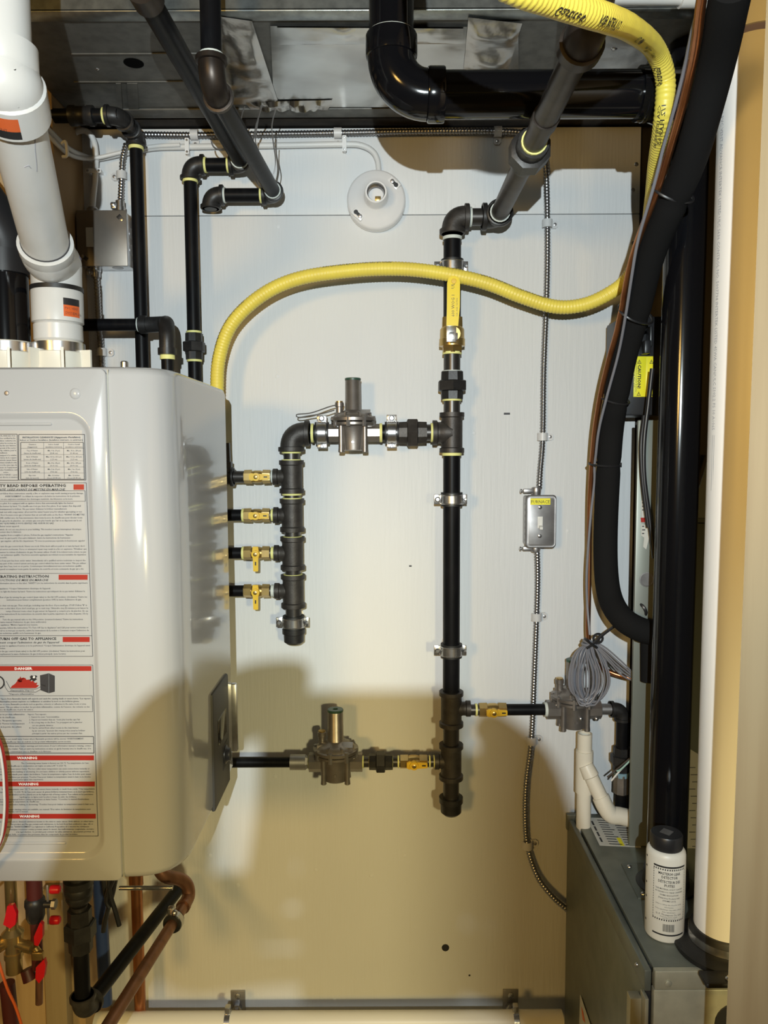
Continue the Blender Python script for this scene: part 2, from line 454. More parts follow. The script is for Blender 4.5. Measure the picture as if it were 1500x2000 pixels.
# ------------------------------------------------------------------ black ABS vent overhead
dA = .455
pc = W(765, 186, dA); rA = rad(43.5, pc)
av = thing('vent_pipe', 'glossy black plastic vent pipe turning from vertical to horizontal under the duct', 'pipe', pc)
top = V((pc.x, pc.y, 2.60)); RB = rA*1.62
part('pipe', av, 'abs', cyl_(V((pc.x, pc.y, pc.z + RB)), top, rA, 32))
pe = W(1245, 187, dA); pe = V((pe.x, pc.y, pc.z))
part('pipe', av, 'abs', cyl_(V((pc.x + RB, pc.y, pc.z)), pe + X*.02, rA, 32))
arc = [V((pc.x + RB - RB*cos(a), pc.y, pc.z + RB - RB*sin(a))) for a in [pi/2*k/14 for k in range(15)]]
def hub_(p, d, L=.045, r=rA):
    return lathe_(p, d, [(-.002, r*1.02), (0, r*1.14), (L*.1, r*1.16), (L*.92, r*1.16), (L, r*1.13), (L, r*1.0)], 36)
part('elbow', av, 'abs', tube_(arc, rA*1.08, 32), hub_(arc[0], Z, .030), hub_(arc[-1], X, .024))
part('cement_ring', av, 'dope', ring_(arc[0] + Z*.030, Z, rA*1.03, .0022, 32, 6))
eb = thing('vent_elbow', 'glossy black plastic coupling at the right end of the overhead vent', 'coupling', pe)
part('hub', eb, 'abs', lathe_(pe, X, [(0, rA), (0, rA*1.15), (.03, rA*1.16), (.034, rA*1.1), (.09, rA*1.08), (.10, rA)], 36))
part('collar', eb, 'abs', lathe_(pe + X*.008, X, [(0, rA*1.15), (.001, rA*1.18), (.006, rA*1.18), (.007, rA*1.15)], 36))
part('spigot', eb, 'abs', cyl_(pe + X*.09, pe + X*.105, rA, 28))

# ------------------------------------------------------------------ white pipe at the top right edge
a, b = W(1150, -14, .55), W(1395, -12, .55); r = rad(20, a)
wp = thing('drain_pipe', 'white plastic pipe with a coupling along the top edge above the yellow hose', 'pipe', (a + b)/2)
part('pipe', wp, 'pvc', cyl_(a, b, r, 24))
part('coupling', wp, 'pvc', lathe_(W(1330, -12, .55), X, [(0, r), (0, r*1.25), (.04, r*1.25), (.04, r)], 24))
# ------------------------------------------------------------------ gas piping on the back wall
d0 = .064
def zz(py, d=d0, px=800): return W(px, py, d).z
def col(px, d=d0, py=1100):
    x = W(px, py, d).x
    return lambda y: V((x, -d, zz(y, d, px)))
def row(py, d=d0, px=800):
    z = W(px, py, d).z
    return lambda x: V((W(x, py, d).x, -d, z))
M = col(882)                       # main riser axis
r1 = rad(16.6, M(1000))
TW = .0042

def valve(name, label, p, ax, r, handle_along, group, hd=1):
    """small brass gas valve with a yellow tee lever; p centre"""
    t = thing(name, label, 'valve', p, group)
    ax = ax.normalized(); L = r*2.35
    part('body', t, 'brass', lathe_(p, ax, [(-L, r*.95), (-L, r*1.22), (-L*.42, r*1.26), (-L*.40, r*1.05)], 6, pi/6),
         lathe_(p, ax, [(L*.40, r*1.05), (L*.42, r*1.26), (L, r*1.22), (L, r*.95)], 6, pi/6),
         lathe_(p, ax, [(-L*.45, r*.95), (-L*.2, r*1.15), (L*.2, r*1.15), (L*.45, r*.95)], 18),
         lathe_(p, -Y, [(0, r*.7), (r*1.35, r*.7), (r*1.35, r*.5)], 14))
    o = p - Y*(r*1.42); w = r*.72
    if handle_along:               # lever lies along the pipe
        e = X*hd; f = Z; q = [(-1.75, -.62), (-1.2, -.95), (-.35, -.85), (0, -.98), (.5, -.8), (3.1, -.62), (3.2, -.5), (3.2, .5), (3.1, .62), (.5, .8), (0, .98), (-.35, .85), (-1.2, .95), (-1.75, .62)]
    else:
        e = -Z; f = X; q = [(-1.9, -.62), (-1.8, -.7), (-.3, -.85), (0, -1.0), (.6, -.85), (1.0, -.68), (4.2, -.62), (4.35, -.45), (4.35, .45), (4.2, .62), (1.0, .68), (.6, .85), (0, 1.0), (-.3, .85), (-1.8, .7), (-1.9, .62)]
    part('lever', t, 'yellow', prism_([o + e*(u*w) + f*(v*w) for u, v in q], -Y*r*.35), lathe_(o, -Y, [(0, r*.8), (r*.6, r*.72), (r*.62, .001)], 14), angle=30)
    part('screw', t, 'brass', lathe_(o - Y*r*.6, -Y, [(0, r*.36), (r*.16, r*.36), (r*.22, r*.22), (r*.22, .001)], 10))
    part('mark', t, 'ink', boxpp_(o - Y*(r*.36) + e*(w*1.9) - f*(w*.16), o - Y*(r*.40) + e*(w*2.8) + f*(w*.16)))
    return t

def clamp(label, p, ax, r, group='split ring clamps on the gas pipes', standoff=True, screwdir=None):
    """rubber-lined split ring clamp round a pipe"""
    t = thing('pipe_clamp', label, 'clamp', p, group)
    ax = ax.normalized(); R = r*1.20
    side = screwdir if screwdir is not None else ax.cross(Y).normalized()
    part('rubber_liner', t, 'rubber', band_(p, ax, r*1.0, R*1.07, r*1.6))
    part('ring', t, 'zinc', band_(p, ax, R*1.05, R*1.13, r*1.15), ring_(p + ax*r*.5, ax, R*1.1, r*.07, 28, 6), ring_(p - ax*r*.5, ax, R*1.1, r*.07, 28, 6))
    for s in (-1, 1):
        sz = 1.0 if s > 0 else .62
        c = p + side*s*(R*1.12 + r*.34*sz) - Y*r*.10
        dims = [abs((side*r*.80*sz)[i]) + abs((ax*r*1.15)[i]) + abs((Y*r*.16)[i]) for i in range(3)]
        e = part('ear', t, 'zinc', box_(c, dims, r*.05), box_(c + Y*r*.3, dims, r*.05))
        part('bolt', e, 'zinc', lathe_(c - Y*r*.06, -Y, [(0, r*.32*sz), (r*.18, r*.32*sz), (r*.3, r*.2*sz), (r*.3, .001)], 10))
    if standoff:
        part('standoff_rod', t, 'steel_dull', cyl_(p + Y*R*1.05, V((p.x, .003, p.z)), r*.28, 10))
        part('base_plate', t, 'steel_dull', lathe_(V((p.x, 0, p.z)), -Y, [(0, r*.9), (.003, r*.9), (.004, r*.7)], 16))
    return t

def regulator(label, p, group, s=None, stack=102, hole=True, tag=False, screws=False):
    """vented gas pressure regulator; flow along X, px-sized drawing units"""
    u = s or rad(1.0, p)
    t = thing('gas_regulator', label, 'regulator', p, group)
    def q(x, y, z): return p + V((x*u, -y*u, z*u))
    b = [lathe_(q(-52, 0, 0), X, [(0, 15*u), (0, 18.5*u), (34*u, 18.5*u), (36*u, 16*u)], 8, pi/8),
         lathe_(q(52, 0, 0), -X, [(0, 15*u), (0, 18.5*u), (34*u, 18.5*u), (36*u, 16*u)], 8, pi/8),
         lathe_(q(0, 0, -35), Z, [(0, 20*u), (2*u, 24*u), (16*u, 25*u), (44*u, 27*u), (50*u, 30*u)], 28)]
    for sx in (-1, 1):
        for sy in (-1, 1):
            b.append(lathe_(q(sx*23, sy*16, -38), Z, [(0, 5*u), (1*u, 6*u), (10*u, 5.2*u), (54*u, 5.5*u)], 10))
            b.append(box_(q(sx*23, sy*13, -8), (6*u, 8*u, 48*u)))
        b.append(box_(q(sx*30, 0, 8), (16*u, 26*u, 14*u), 2*u))
    part('body', t, 'alloy', *b)
    part('lower_flange', t, 'alloy', lathe_(q(0, 0, 14), Z, [(0, 38*u), (1.5*u, 42*u), (6*u, 42*u), (7*u, 40*u)], 16))
    dome = [lathe_(q(0, 0, 22), Z, [(0, 40*u), (1.5*u, 44*u), (7*u, 44*u), (8*u, 39*u), (13*u, 36*u), (17*u, 28*u), (20*u, 20*u), (22*u, 17*u)], 32)]
    for k in range(8):
        a = 2*pi*(k + .5)/8
        c = q(27*cos(a), 27*sin(a), 35)
        dome.append(box_(c, (22*u, 3*u, 8*u), 0, Matrix.Rotation(-a, 3, 'Z')))
    part('upper_cover', t, 'alloy', *dome)
    for k in range(8):
        a = 2*pi*k/8 + .2
        part('bolt', t, 'steel_dull', lathe_(q(40.5*cos(a), 40.5*sin(a), 12), Z, [(0, 3*u), (0, 4.2*u), (20*u, 4.2*u), (20*u, 1*u)], 6))
    part('spring_tower', t, 'alloy', lathe_(q(0, 0, 40), Z, [(0, 18*u), (4*u, 15.5*u), ((stack - 41)*u, 15*u), ((stack - 40)*u, 14.5*u)], 24))
    cp = part('tower_cap', t, 'dark_green', lathe_(q(0, 0, stack), Z, [(-.5*u, 15.6*u), (3*u, 15.6*u), (4*u, 14.5*u), (4*u, 5*u), (1*u, 5*u), (1*u, .1*u)], 24))
    v = part('vent_limiter', t, 'alloy', lathe_(q(-27, -4, 30), Z, [(0, 7*u), (20*u, 7*u), (21*u, 8.5*u), (29*u, 8.5*u), (30*u, 6*u)], 14))
    part('vent_cap', v, 'brass', lathe_(q(-27, -4, 59.5), Z, [(0, 7*u), (2.4*u, 7*u), (2.5*u, .1*u)], 12))
    part('name_plate', t, 'steel_dull', box_(q(24, 18, 40.5), (20*u, 14*u, 2*u), 0, Matrix.Rotation(.5, 3, 'X')))
    part('mark', t, 'alloy', lathe_(q(0, 25, -18), -Y, [(0, 3.5*u), (1*u, 3*u), (1*u, .1*u)], 10))
    if screws:
        for x in (8, 38): part('screw', t, 'zinc', ball_(q(x, 27, -10), 4.2*u, (1, .6, 1), 10))
    if tag:
        part('wire_tag', t, 'steel_dull', tube_(resample(smooth([q(-36, 6, 44), q(-60, 10, 37), q(-85, 12, 33), q(-104, 12, 30), q(-110, 12, 33), q(-106, 12, 36), q(-80, 8, 39), q(-42, 2, 52), q(-18, -4, 56)], 6), .004), 1.3*u, 6))
    return t

# ---- main riser: from the overhead elbow down to the drip leg
riser = thing('gas_riser', 'black gas pipe run down the wall from overhead elbow to capped drip leg', 'pipe', M(1000))
eA = M(424); LE = rad(42, eA)
part('elbow', riser, 'iron', elbow_(eA, X, -Z, r1*1.02, r1*1.9))
k2 = W(972, 424, d0); k2 = V((k2.x, -d0, eA.z))
part('nipple', riser, 'nipple', cyl_(eA + X*r1*1.8, k2 - X*r1*1.4, r1*.95))
part('thread_sealant', riser, 'dope', tring_(eA + X*(r1*1.9 + .003), X, r1*.97, .004))
part('thread_sealant', riser, 'dope', tring_(M(466), Z, r1*.99, .006))
part('elbow', riser, 'iron_dark', elbow_(k2, -X, -Y, r1*1.05, r1*1.8))
# run coming straight out of the wall towards the room, with a union, ending in an elbow turning up
E1 = V((k2.x, -.722, k2.z))
def er(t): return k2.lerp(E1, t)
tU = (abs(W(1020, 290, .42).y) - d0)/(abs(E1.y) - d0)
part('pipe', riser, 'bare_steel', cyl_(k2 - Y*r1*1.6, er(1.0) + Y*.02, r1*1.0, 22), label='overhead length of bare brown-grey pipe coming off the wall')
part('union', riser, 'iron_dark', lathe_(er(.49), Y, [(-.040, r1*1.05), (-.040, r1*1.38), (-.012, r1*1.42), (.02, r1*1.42), (.042, r1*1.3), (.042, r1)], 22),
     lathe_(er(.49), Y, [(-.020, r1*1.5), (-.018, r1*1.86), (.012, r1*1.86), (.014, r1*1.5)], 8, pi/8))
part('thread_sealant', riser, 'tape', tring_(er(.49) - Y*.041, Y, r1*1.02, .006))
part('thread_sealant', riser, 'dope', tring_(k2 - Y*(r1*1.83), Y, r1*1.02, .005))
part('coupling', riser, 'bare_steel', lathe_(er(.68), Y, [(-.004, r1*1.0), (-.004, r1*1.12), (.018, r1*1.12), (.018, r1)], 20))
part('end_elbow', riser, 'bare_steel', tube_([E1 + Y*.035, E1 + Y*.02, E1 + V((0, -.012, .006)), E1 + V((0, -.032, .028)), E1 + V((0, -.036, .06)), E1 + V((0, -.036, .20))], r1*1.32, 24), lathe_(E1 + Y*.034, -Y, [(0, r1*1.2), (0, r1*1.52), (.016, r1*1.52), (.017, r1*1.3)], 24), label='dark iron elbow turning up out of sight')
# downward
part('pipe', riser, 'black_pipe', cyl_(M(466), M(622), r1, 22))
part('nipple', riser, 'nipple', cyl_(M(688), M(728), r1*.96)); part('thread_sealant', riser, 'dope', tring_(M(727), Z, r1, .006))
part('union', riser, 'iron_dark', union_(M(753), Z, r1, abs(zz(753) - zz(780))))
part('thread_sealant', riser, 'tape', tring_(M(781), Z, r1, .005))
part('nipple', riser, 'nipple', cyl_(M(779), M(808), r1*.96))
part('tee', riser, 'iron', tee_(M(845), Z, -X, r1, abs(zz(845) - zz(884)), None, r1*2.25))
part('thread_sealant', riser, 'tape', tring_(M(887), Z, r1*1.02, .006))
part('pipe', riser, 'black_pipe', cyl_(M(884), M(1352), r1, 22))
part('tee', riser, 'iron', tee_(M(1384), Z, X, r1, abs(zz(1384) - zz(1418)), r1*.66, r1*2.3))
part('nipple', riser, 'nipple', cyl_(M(1416), M(1452), r1*.97))
part('tee', riser, 'iron', tee_(M(1487), Z, -X, r1, abs(zz(1487) - zz(1521)), r1*.66, r1*2.0))
part('nipple', riser, 'nipple', cyl_(M(1519), M(1560), r1*.97))
part('cap', riser, 'iron_dark', cap_(M(1556), -Z, r1, abs(zz(1556) - zz(1590))))
# big lever valve
pv = M(656)
bv = thing('ball_valve', 'brass ball valve with a long upright yellow lever on the main gas riser', 'valve', pv)
hv = abs(zz(656) - zz(690))
part('body', bv, 'brass', lathe_(pv, -Z, [(-hv*1.05, r1*1.0), (-hv*1.05, r1*1.22), (-hv*.5, r1*1.25)], 8, pi/8),
     lathe_(pv, -Z, [(-hv*.55, r1*1.1), (-hv*.35, r1*1.4), (hv*.15, r1*1.42), (hv*.2, r1*1.5), (hv*.6, r1*1.5), (hv*.62, r1*1.2)], 24),
     lathe_(pv, -Z, [(hv*.55, r1*1.1), (hv*.62, r1*1.22), (hv*.98, r1*1.22), (hv*1.0, r1*1.0)], 6, 0),
     lathe_(pv, -Y, [(0, r1*.8), (r1*1.75, r1*.8), (r1*1.75, r1*.4)], 16))
part('thread_sealant', bv, 'tape', tring_(M(690), Z, r1*1.0, .005))
hx = W(884, 600, .112)
def hp(px, py, d): return W(px, py, d)
part('lever_plate', bv, 'zinc', boxpp_(hp(872, 668, .108), hp(891, 634, .105), .001), boxpp_(hp(873, 650, .106), hp(894, 664, .104), .001))
part('lever', bv, 'lever_yellow', prism_([hp(x, y, .118) for x, y in ((872, 636), (895, 636), (898, 600), (898.5, 552), (896, 543), (890, 539), (882, 539), (876, 543), (873.5, 552), (873, 600))], Y*.007), angle=30)
part('lever_hole', bv, 'yellow', lathe_(hp(886.5, 549, .1185), -Y, [(0, .005), (.0008, .0045), (.0009, .001)], 14))
part('nut', bv, 'zinc', lathe_(hp(882, 657, .106), -Y, [(0, .0085), (.006, .0085), (.0065, .006)], 6), lathe_(hp(882, 657, .111), -Y, [(0, .004), (.004, .0035), (.004, .0001)], 10))
fnL = lambda u, v: hp(887.5, 618, .1183) + Z*u - X*v
part('lettering', bv, 'ink_soft', text_('600 WOG 1', lambda u, v: fnL(u, v), .008, width=.040), text_('CSA  AGA  1/2 PSIG', lambda u, v: fnL(u, v - .006), .0035, width=.034), text_('UL', lambda u, v: fnL(u + .052, v), .009))

# clamps on the riser
clamp('split ring clamp on the riser just above the arching yellow hose', M(521), Z, r1)
clamp('split ring clamp on the riser level with the FURNACE switch box', M(975), Z, r1)
clamp('split ring clamp on the riser at half height above the lower tees', M(1270), Z, r1)

# ---- upper header: riser tee -> union -> regulator -> elbow -> four outlet tees
H = row(845)
Hc = col(572)
header = thing('gas_manifold', 'black iron gas manifold with four side outlets hanging left of the riser', 'pipe', Hc(1050))
part('nipple', header, 'nipple', cyl_(H(830), H(848), r1*.95)); part('thread_sealant', header, 'tape', tring_(H(843), X, r1, .004))
part('union', header, 'iron', union_(H(806), X, r1, rad(27, H(806))))
part('nipple', header, 'black_pipe', cyl_(H(740), H(782), r1*.97))
part('thread_sealant', header, 'tape', tring_(H(744), X, r1, .005))
part('nipple', header, 'black_pipe', cyl_(H(606), H(642), r1*.97))
eH = V((Hc(845).x, -d0, H(845).z))
part('elbow', header, 'iron', elbow_(eH, X, -Z, r1*1.06, rad(36, eH)))
part('thread_sealant', header, 'tape', tring_(H(610.5), X, r1, .005)); part('thread_sealant', header, 'tape', tring_(Hc(883), Z, r1, .005))
part('nipple', header, 'nipple', cyl_(Hc(876), Hc(904), r1*.93))
ys = (931, 1006, 1080, 1154)
for i, y in enumerate(ys):
    part('tee', header, 'iron', tee_(Hc(y), Z, -X, r1, abs(zz(y) - zz(y + 32)), r1*.66, rad(36, Hc(y))))
    if i < 3: part('nipple', header, 'nipple', cyl_(Hc(y + 28), Hc(y + 46), r1*.93))
for y in (899, 965, 974, 1049, 1123): part('thread_sealant', header, 'tape' if y != 1123 else 'tape', tring_(Hc(y), Z, r1*1.02, .004))
part('nipple', header, 'nipple', cyl_(Hc(1183), Hc(1230), r1*.95))
part('cap', header, 'iron_dark', cap_(Hc(1228), -Z, r1*.95, abs(zz(1228) - zz(1257))))
part('thread_sealant', header, 'dope', tring_(Hc(1226), Z, r1, .003))
names = ('topmost', 'second', 'third', 'lowest')
states = ('closed sideways', 'closed sideways', 'turned down', 'turned down')
r2 = r1*.62
for i, y in enumerate(ys):
    R_ = row(y, d0, 500)
    part('outlet_pipe', header, 'black_pipe' if i else 'nipple', cyl_(R_(440 if i else 455), R_(482), r2*1.1, 16))
    part('outlet_nipple', header, 'nipple', cyl_(R_(524), R_(542), r2*1.0, 16))
    part('thread_sealant', header, ('dope', 'tape', 'tape', 'dope')[i], tring_(R_(533), X, r2*1.08, .006))
    if i in (1, 2): part('thread_sealant', header, 'tape', tring_(R_(475), X, r2*1.12, .004))
    ori = ('with lever along the pipe, topmost of four on the manifold', 'with lever along the pipe, second from top on the manifold', 'with lever pointing down, third from top on the manifold', 'with lever pointing down, lowest on the manifold beside the heater')[i]
    valve('gas_valve', 'small brass gas valve ' + ori, R_(503 - (1 if i else 0)), X, r2*1.05, i < 2, 'gas valves on the manifold outlets')
regulator('gas pressure regulator with upright tower on the manifold top run', H(690), 'gas pressure regulators', tag=True)
clamp('split ring clamp right of the upper gas regulator', H(765), X, r1, screwdir=Z)
clamp('split ring clamp left of the upper gas regulator beside elbow', H(629), X, r1, screwdir=Z)
clamp('split ring clamp at the foot of the gas manifold above its cap', Hc(1215), Z, r1)
# fitting joining the yellow hose to the top outlet
P9 = row(ys[0], d0, 500)
cf = thing('hose_fitting', 'grey iron elbow fitting joining the yellow hose to the top manifold outlet', 'fitting', P9(450))
part('elbow', cf, 'iron_dark', elbow_(P9(440), X, Z, r2*1.25, rad(17, P9(447))))
part('nut', cf, 'iron_dark', lathe_(P9(440) + Z*rad(17, P9(447)), Z, [(0, r2*1.5), (.012, r2*1.5), (.014, r2*1.2), (.05, r2*1.1)], 6))

# ---- lower branch to the water heater
G = row(1488, d0, 700)
low = thing('gas_branch', 'thin black gas pipe along the wall from riser to behind the water heater', 'pipe', G(700))
part('pipe', low, 'black_pipe', cyl_(G(380), G(570), rad(10, G(500)), 18))
part('coupling', low, 'steel_dull', lathe_(G(567), X, [(0, rad(12, G(570))), (0, rad(15, G(570))), (rad(30, G(570)), rad(15, G(570))), (rad(30, G(570)), rad(11, G(570)))], 18),
     lathe_(G(586), X, [(0, rad(13, G(570))), (rad(10, G(570)), rad(14.5, G(570))), (rad(17, G(570)), rad(11, G(570)))], 6))
part('thread_sealant', low, 'tape', tring_(G(605), X, rad(12, G(600)), .005))
part('nipple', low, 'nipple', cyl_(G(704), G(728), r2*1.05)); part('nipple', low, 'nipple', cyl_(G(764), G(784), r2*1.05))
part('union', low, 'iron_dark', union_(G(744), X, r2*1.15, rad(23, G(744))))
part('nipple', low, 'nipple', cyl_(G(830), G(864), r2*1.05))
for x in (709, 722, 766, 778, 839, 848): part('thread_sealant', low, 'tape', tring_(G(x), X, r2*1.08, .003))
regulator('gas pressure regulator with upright tower on the lower branch left of riser', G(656), 'gas pressure regulators')
valve('gas_valve', 'small brass gas valve on the lower branch left of the riser', G(808), X, r2*1.12, True, 'gas valves on the branch lines')
# ---- right branch to the furnace
B_ = row(1386, d0, 1000)
rb = thing('gas_branch', 'black gas pipe branching right from riser, dropping behind the furnace', 'pipe', B_(1050))
part('nipple', rb, 'nipple', cyl_(B_(912), B_(940), r2*1.05)); part('thread_sealant', rb, 'tape', tring_(B_(930), X, r2*1.08, .004))
part('pipe', rb, 'black_pipe', cyl_(B_(975), B_(1075), r2*1.1, 18))
part('thread_sealant', rb, 'dope', tring_(B_(1066), X, r2*1.25, .006))
part('nipple', rb, 'steel_dull', cyl_(B_(1165), B_(1202), r2*1.05))
eR = B_(1216)
part('elbow', rb, 'iron_dark', elbow_(eR, -X, -Z, r2*1.1, r2*2.3))
Q = lambda y: V((eR.x, -d0, zz(y, d0, 1216)))
part('pipe', rb, 'black_pipe', cyl_(Q(1402), Q(1470), r2*1.15))
part('union', rb, 'iron_dark', union_(Q(1482), Z, r2*1.25, abs(zz(1482) - zz(1505))))
part('thread_sealant', rb, 'tape', tring_(Q(1463), Z, r2*1.2, .005))
part('nipple', rb, 'black_pipe', cyl_(Q(1500), Q(1516), r2*1.1))
part('coupling', rb, 'alloy', lathe_(Q(1511), -Z, [(0, r2*1.2), (0, r2*1.5), (.040, r2*1.55), (.043, r2*1.1)], 8))
part('thread_sealant', rb, 'blue_dope', tring_(Q(1511), Z, r2*1.3, .010))
part('pipe', rb, 'black_pipe', cyl_(Q(1548), Q(1597), r2*1.1))
regulator('gas pressure regulator half hidden behind the grey wire coil', B_(1120), 'gas pressure regulators', stack=96, screws=True)
valve('gas_valve', 'small brass gas valve on the branch right of the riser', B_(962), X, r2*1.12, True, 'gas valves on the branch lines')

# ---- yellow corrugated hose
hose_px = [(431, 908, .064), (424, 850, .066), (424, 770, .070), (428, 700, .075), (452, 634, .085), (508, 579, .092), (580, 545, .096), (680, 529, .098), (780, 525, .096), (870, 535, .0965), (950, 553, .096), (1020, 580, .095), (1085, 599, .095), (1140, 595, .10), (1190, 573, .115), (1226, 543, .135), (1260, 480, .20), (1274, 400, .30), (1283, 320, .41), (1296, 230, .505), (1299, 150, .52), (1276, 92, .57), (1232, 56, .70), (1190, 38, .79), (1150, 25, .835), (1080, 2, .875), (1000, -26, .91), (900, -80, .92), (820, -180, .90), (800, -330, .86)]
hp_ = smooth([W(*k) for k in hose_px], 10)
hpr = resample(hp_, .0016)
def rh(i, n): return .0131 + .00055*sin(2*pi*i*.0016/.0062)
hose = thing('gas_hose', 'yellow corrugated gas hose sweeping from the ceiling down to the manifold', 'hose', hpr[len(hpr)//2])
part('jacket', hose, 'csst', tube_(hpr, rh, 14), angle=75)
HF = frames(resample(hp_, .004))
def hose_fn(s0, ang, r=.0139):
    """text along the hose, seen from the camera; s0 = metres from the lower end"""
    def fn(u, v):
        s = (s0 - u)/.004; i = max(0, min(len(HF) - 2, int(s))); f = s - i
        p = HF[i][0].lerp(HF[i+1][0], f); t = HF[i][1].lerp(HF[i+1][1], f).normalized()
        c = (CAM - p).normalized(); c = (c - t*c.dot(t)).normalized(); w = t.cross(c)
        a = ang + v/r
        return p + (c*cos(a) - w*sin(a))*r
    return fn
iL = min(range(len(HF)), key=lambda i: (HF[i][0] - W(900, -74, .92)).length); LH = .004*iL
ops = []
for s0, ang, s, sz in ((LH - .095, .15, 'Gastite®', .013), (LH - .165, .30, 'CSA 06611 COR', .0065), (LH - .165, -.15, 'NB FLEX 1/2', .0105), (LH - .33, .1, '023 BR', .012), (LH - .40, .35, 'IAPMO', .006), (LH - .425, .35, '1/2', .012),
                      (LH - .455, .3, '0-25 PSIG', .006), (LH - .515, .3, 'Gastite®', .013), (LH - .585, .35, 'CSA LISTED FUEL GAS', .006), (LH - .585, -.1, '1/2 FLASH 0-25', .008)):
    ops.append(text_(s, hose_fn(s0, ang), sz, bold=.01))
for op_ in ops: part('lettering', hose, 'ink', op_)
for s in (.62, .92, 1.22, .33): part('print_line', hose, 'ink', text_('Gastite 1/2 CSA 06611 COR NB FLEX 0-25 PSIG', hose_fn(s, .95), .0065))
# ------------------------------------------------------------------ thinner black pipes, upper left
def run_out(p, px, py):
    """end point of a run square to the wall starting at p, that shows at pixel column/row (px, py)"""
    r = RC @ V(((px - 750)/FPX, (1000 - py)/FPX, -1))
    k = (p.z - CZ)/r.z
    return V((CAM.x + r.x*k, CAM.y + r.y*k, p.z))
dp = .05
# pipe A: from top edge of picture back to the wall, then left and down behind the heater
A0 = W(474, 322, dp); A1 = run_out(A0, 286, -6)
rA1 = rad(13, A0)
tA = thing('black_pipe', 'black pipe sloping back to wall, then elbowing down behind the heater beside a union', 'pipe', A0)
part('pipe', tA, 'black_pipe', cyl_(A0 - Y*rA1*1.5, A1, rA1*1.18, 20))
part('coupling', tA, 'bare_steel', lathe_(A1, A0 - A1, [(-.02, rA1*1.2), (-.02, rA1*1.5), (.010, rA1*1.5), (.012, rA1*1.2)], 20))
part('elbow', tA, 'iron_dark', elbow_(A0, -X, (A1 - A0), rA1*1.05, rA1*2.0))
A2 = V((W(371, 330, dp).x, -dp, A0.z))
part('nipple', tA, 'black_pipe', cyl_(A0 - X*rA1*1.8, A2 + X*rA1*1.8, rA1))
part('elbow', tA, 'iron_dark', elbow_(A2, X, -Z, rA1*1.05, rA1*2.2))
a2 = lambda y: V((A2.x, -dp, zz(y, dp, 375)))
part('pipe', tA, 'black_pipe', cyl_(a2(352), a2(820), rA1, 18))
part('union', tA, 'iron_dark', union_(a2(677), Z, rA1*.98, abs(zz(677) - zz(703))))
for p, ax in ((A0 - X*rA1*2.1, X), (A2 + X*rA1*2.3, X), (A2 - Z*rA1*2.35, Z), (a2(650), Z), (a2(704), Z)):
    part('thread_sealant', tA, 'tape', tring_(p, ax, rA1*1.02, .006))
part('thread_sealant', tA, 'dope', tring_(A0 + (A1 - A0).normalized()*rA1*2.1, A1 - A0, rA1*1.18, .006))
# pipe B: drops from above, elbows back to the wall and ends left in an open elbow
B0 = W(538, 381, dp); B1 = run_out(B0, 414, 168)
tB = thing('black_pipe', 'black pipe dropping from above and ending at an open downturned elbow', 'pipe', B0)
uB = (B1 - B0).normalized()
part('pipe', tB, 'black_pipe', cyl_(B0 + uB*rA1*1.5, B1 - uB*.01, rA1*1.08, 20))
part('top_elbow', tB, 'bare_steel', elbow_(B1, -uB, Z, rA1*1.15, rA1*2.9), label='bare brown elbow hanging below the duct')
part('pipe', tB, 'black_pipe', cyl_(B1 + Z*rA1*2.6, V((B1.x, B1.y, 2.60)), rA1*1.1, 20))
part('thread_sealant', tB, 'dope', tring_(B1 + Z*rA1*3.0, Z, rA1*1.12, .006))
part('elbow', tB, 'iron_dark', elbow_(B0, -X, uB, rA1*1.05, rA1*2.0))
B2 = V((W(411, 386, dp).x, -dp, B0.z))
part('nipple', tB, 'black_pipe', cyl_(B0 - X*rA1*1.8, B2 + X*rA1*1.8, rA1))
part('open_elbow', tB, 'iron_dark', elbow_(B2, X, -Z, rA1*1.05, rA1*2.0))
part('open_end', tB, 'ink', lathe_(B2 - Z*(rA1*2.0), -Z, [(0, rA1*.95), (.0006, rA1*.95), (.0007, .0001)], 16))
part('thread_sealant', tB, 'tape', tring_(B0 - X*rA1*2.1, X, rA1*1.02, .006))
part('thread_sealant', tB, 'dope', tring_(B2 + X*rA1*2.1, X, rA1*1.02, .005)); part('thread_sealant', tB, 'dope', tring_(B0 + uB*rA1*2.1, uB, rA1*1.1, .005))
# pipe C: along the duct edge, two elbows, down past the junction box
C2 = W(265, 262, .058); c2 = lambda y: V((C2.x, -.058, zz(y, .058, 272)))
rC = rad(12.6, C2)
tC = thing('black_pipe', 'black pipe from the dark corner under the duct down past the junction box', 'pipe', c2(500))
C1 = W(232, 226, .13); C0 = W(90, 222, .13); C0.z = C1.z
part('pipe', tC, 'black_pipe', cyl_(C0, C0.lerp(C1, .38), rC, 18), cyl_(C0.lerp(C1, .5), C1, rC, 18))
part('coupling', tC, 'iron_dark', lathe_(C0.lerp(C1, .33), X, [(0, rC), (0, rC*1.42), (.01, rC*1.42), (.012, rC*1.3), (.032, rC*1.3), (.034, rC*1.42), (.044, rC*1.42), (.044, rC)], 20))
dC = (C2 - C1).normalized()
part('elbow', tC, 'iron_dark', elbow_(C1, -X, dC, rC*1.05, rC*1.9))
part('nipple', tC, 'nipple', cyl_(C1, C2, rC*.95))
part('elbow', tC, 'iron_dark', elbow_(C2, -dC, -Z, rC*1.05, rC*1.9))
part('pipe', tC, 'black_pipe', cyl_(C2 - Z*rC*1.5, c2(800), rC, 18))
for p, ax in ((C0.lerp(C1, .60), X), (C1 - X*rC*2, X), (C2 - Z*rC*2.1, Z)): part('thread_sealant', tC, 'tape', tring_(p, ax, rC*1.03, .007))
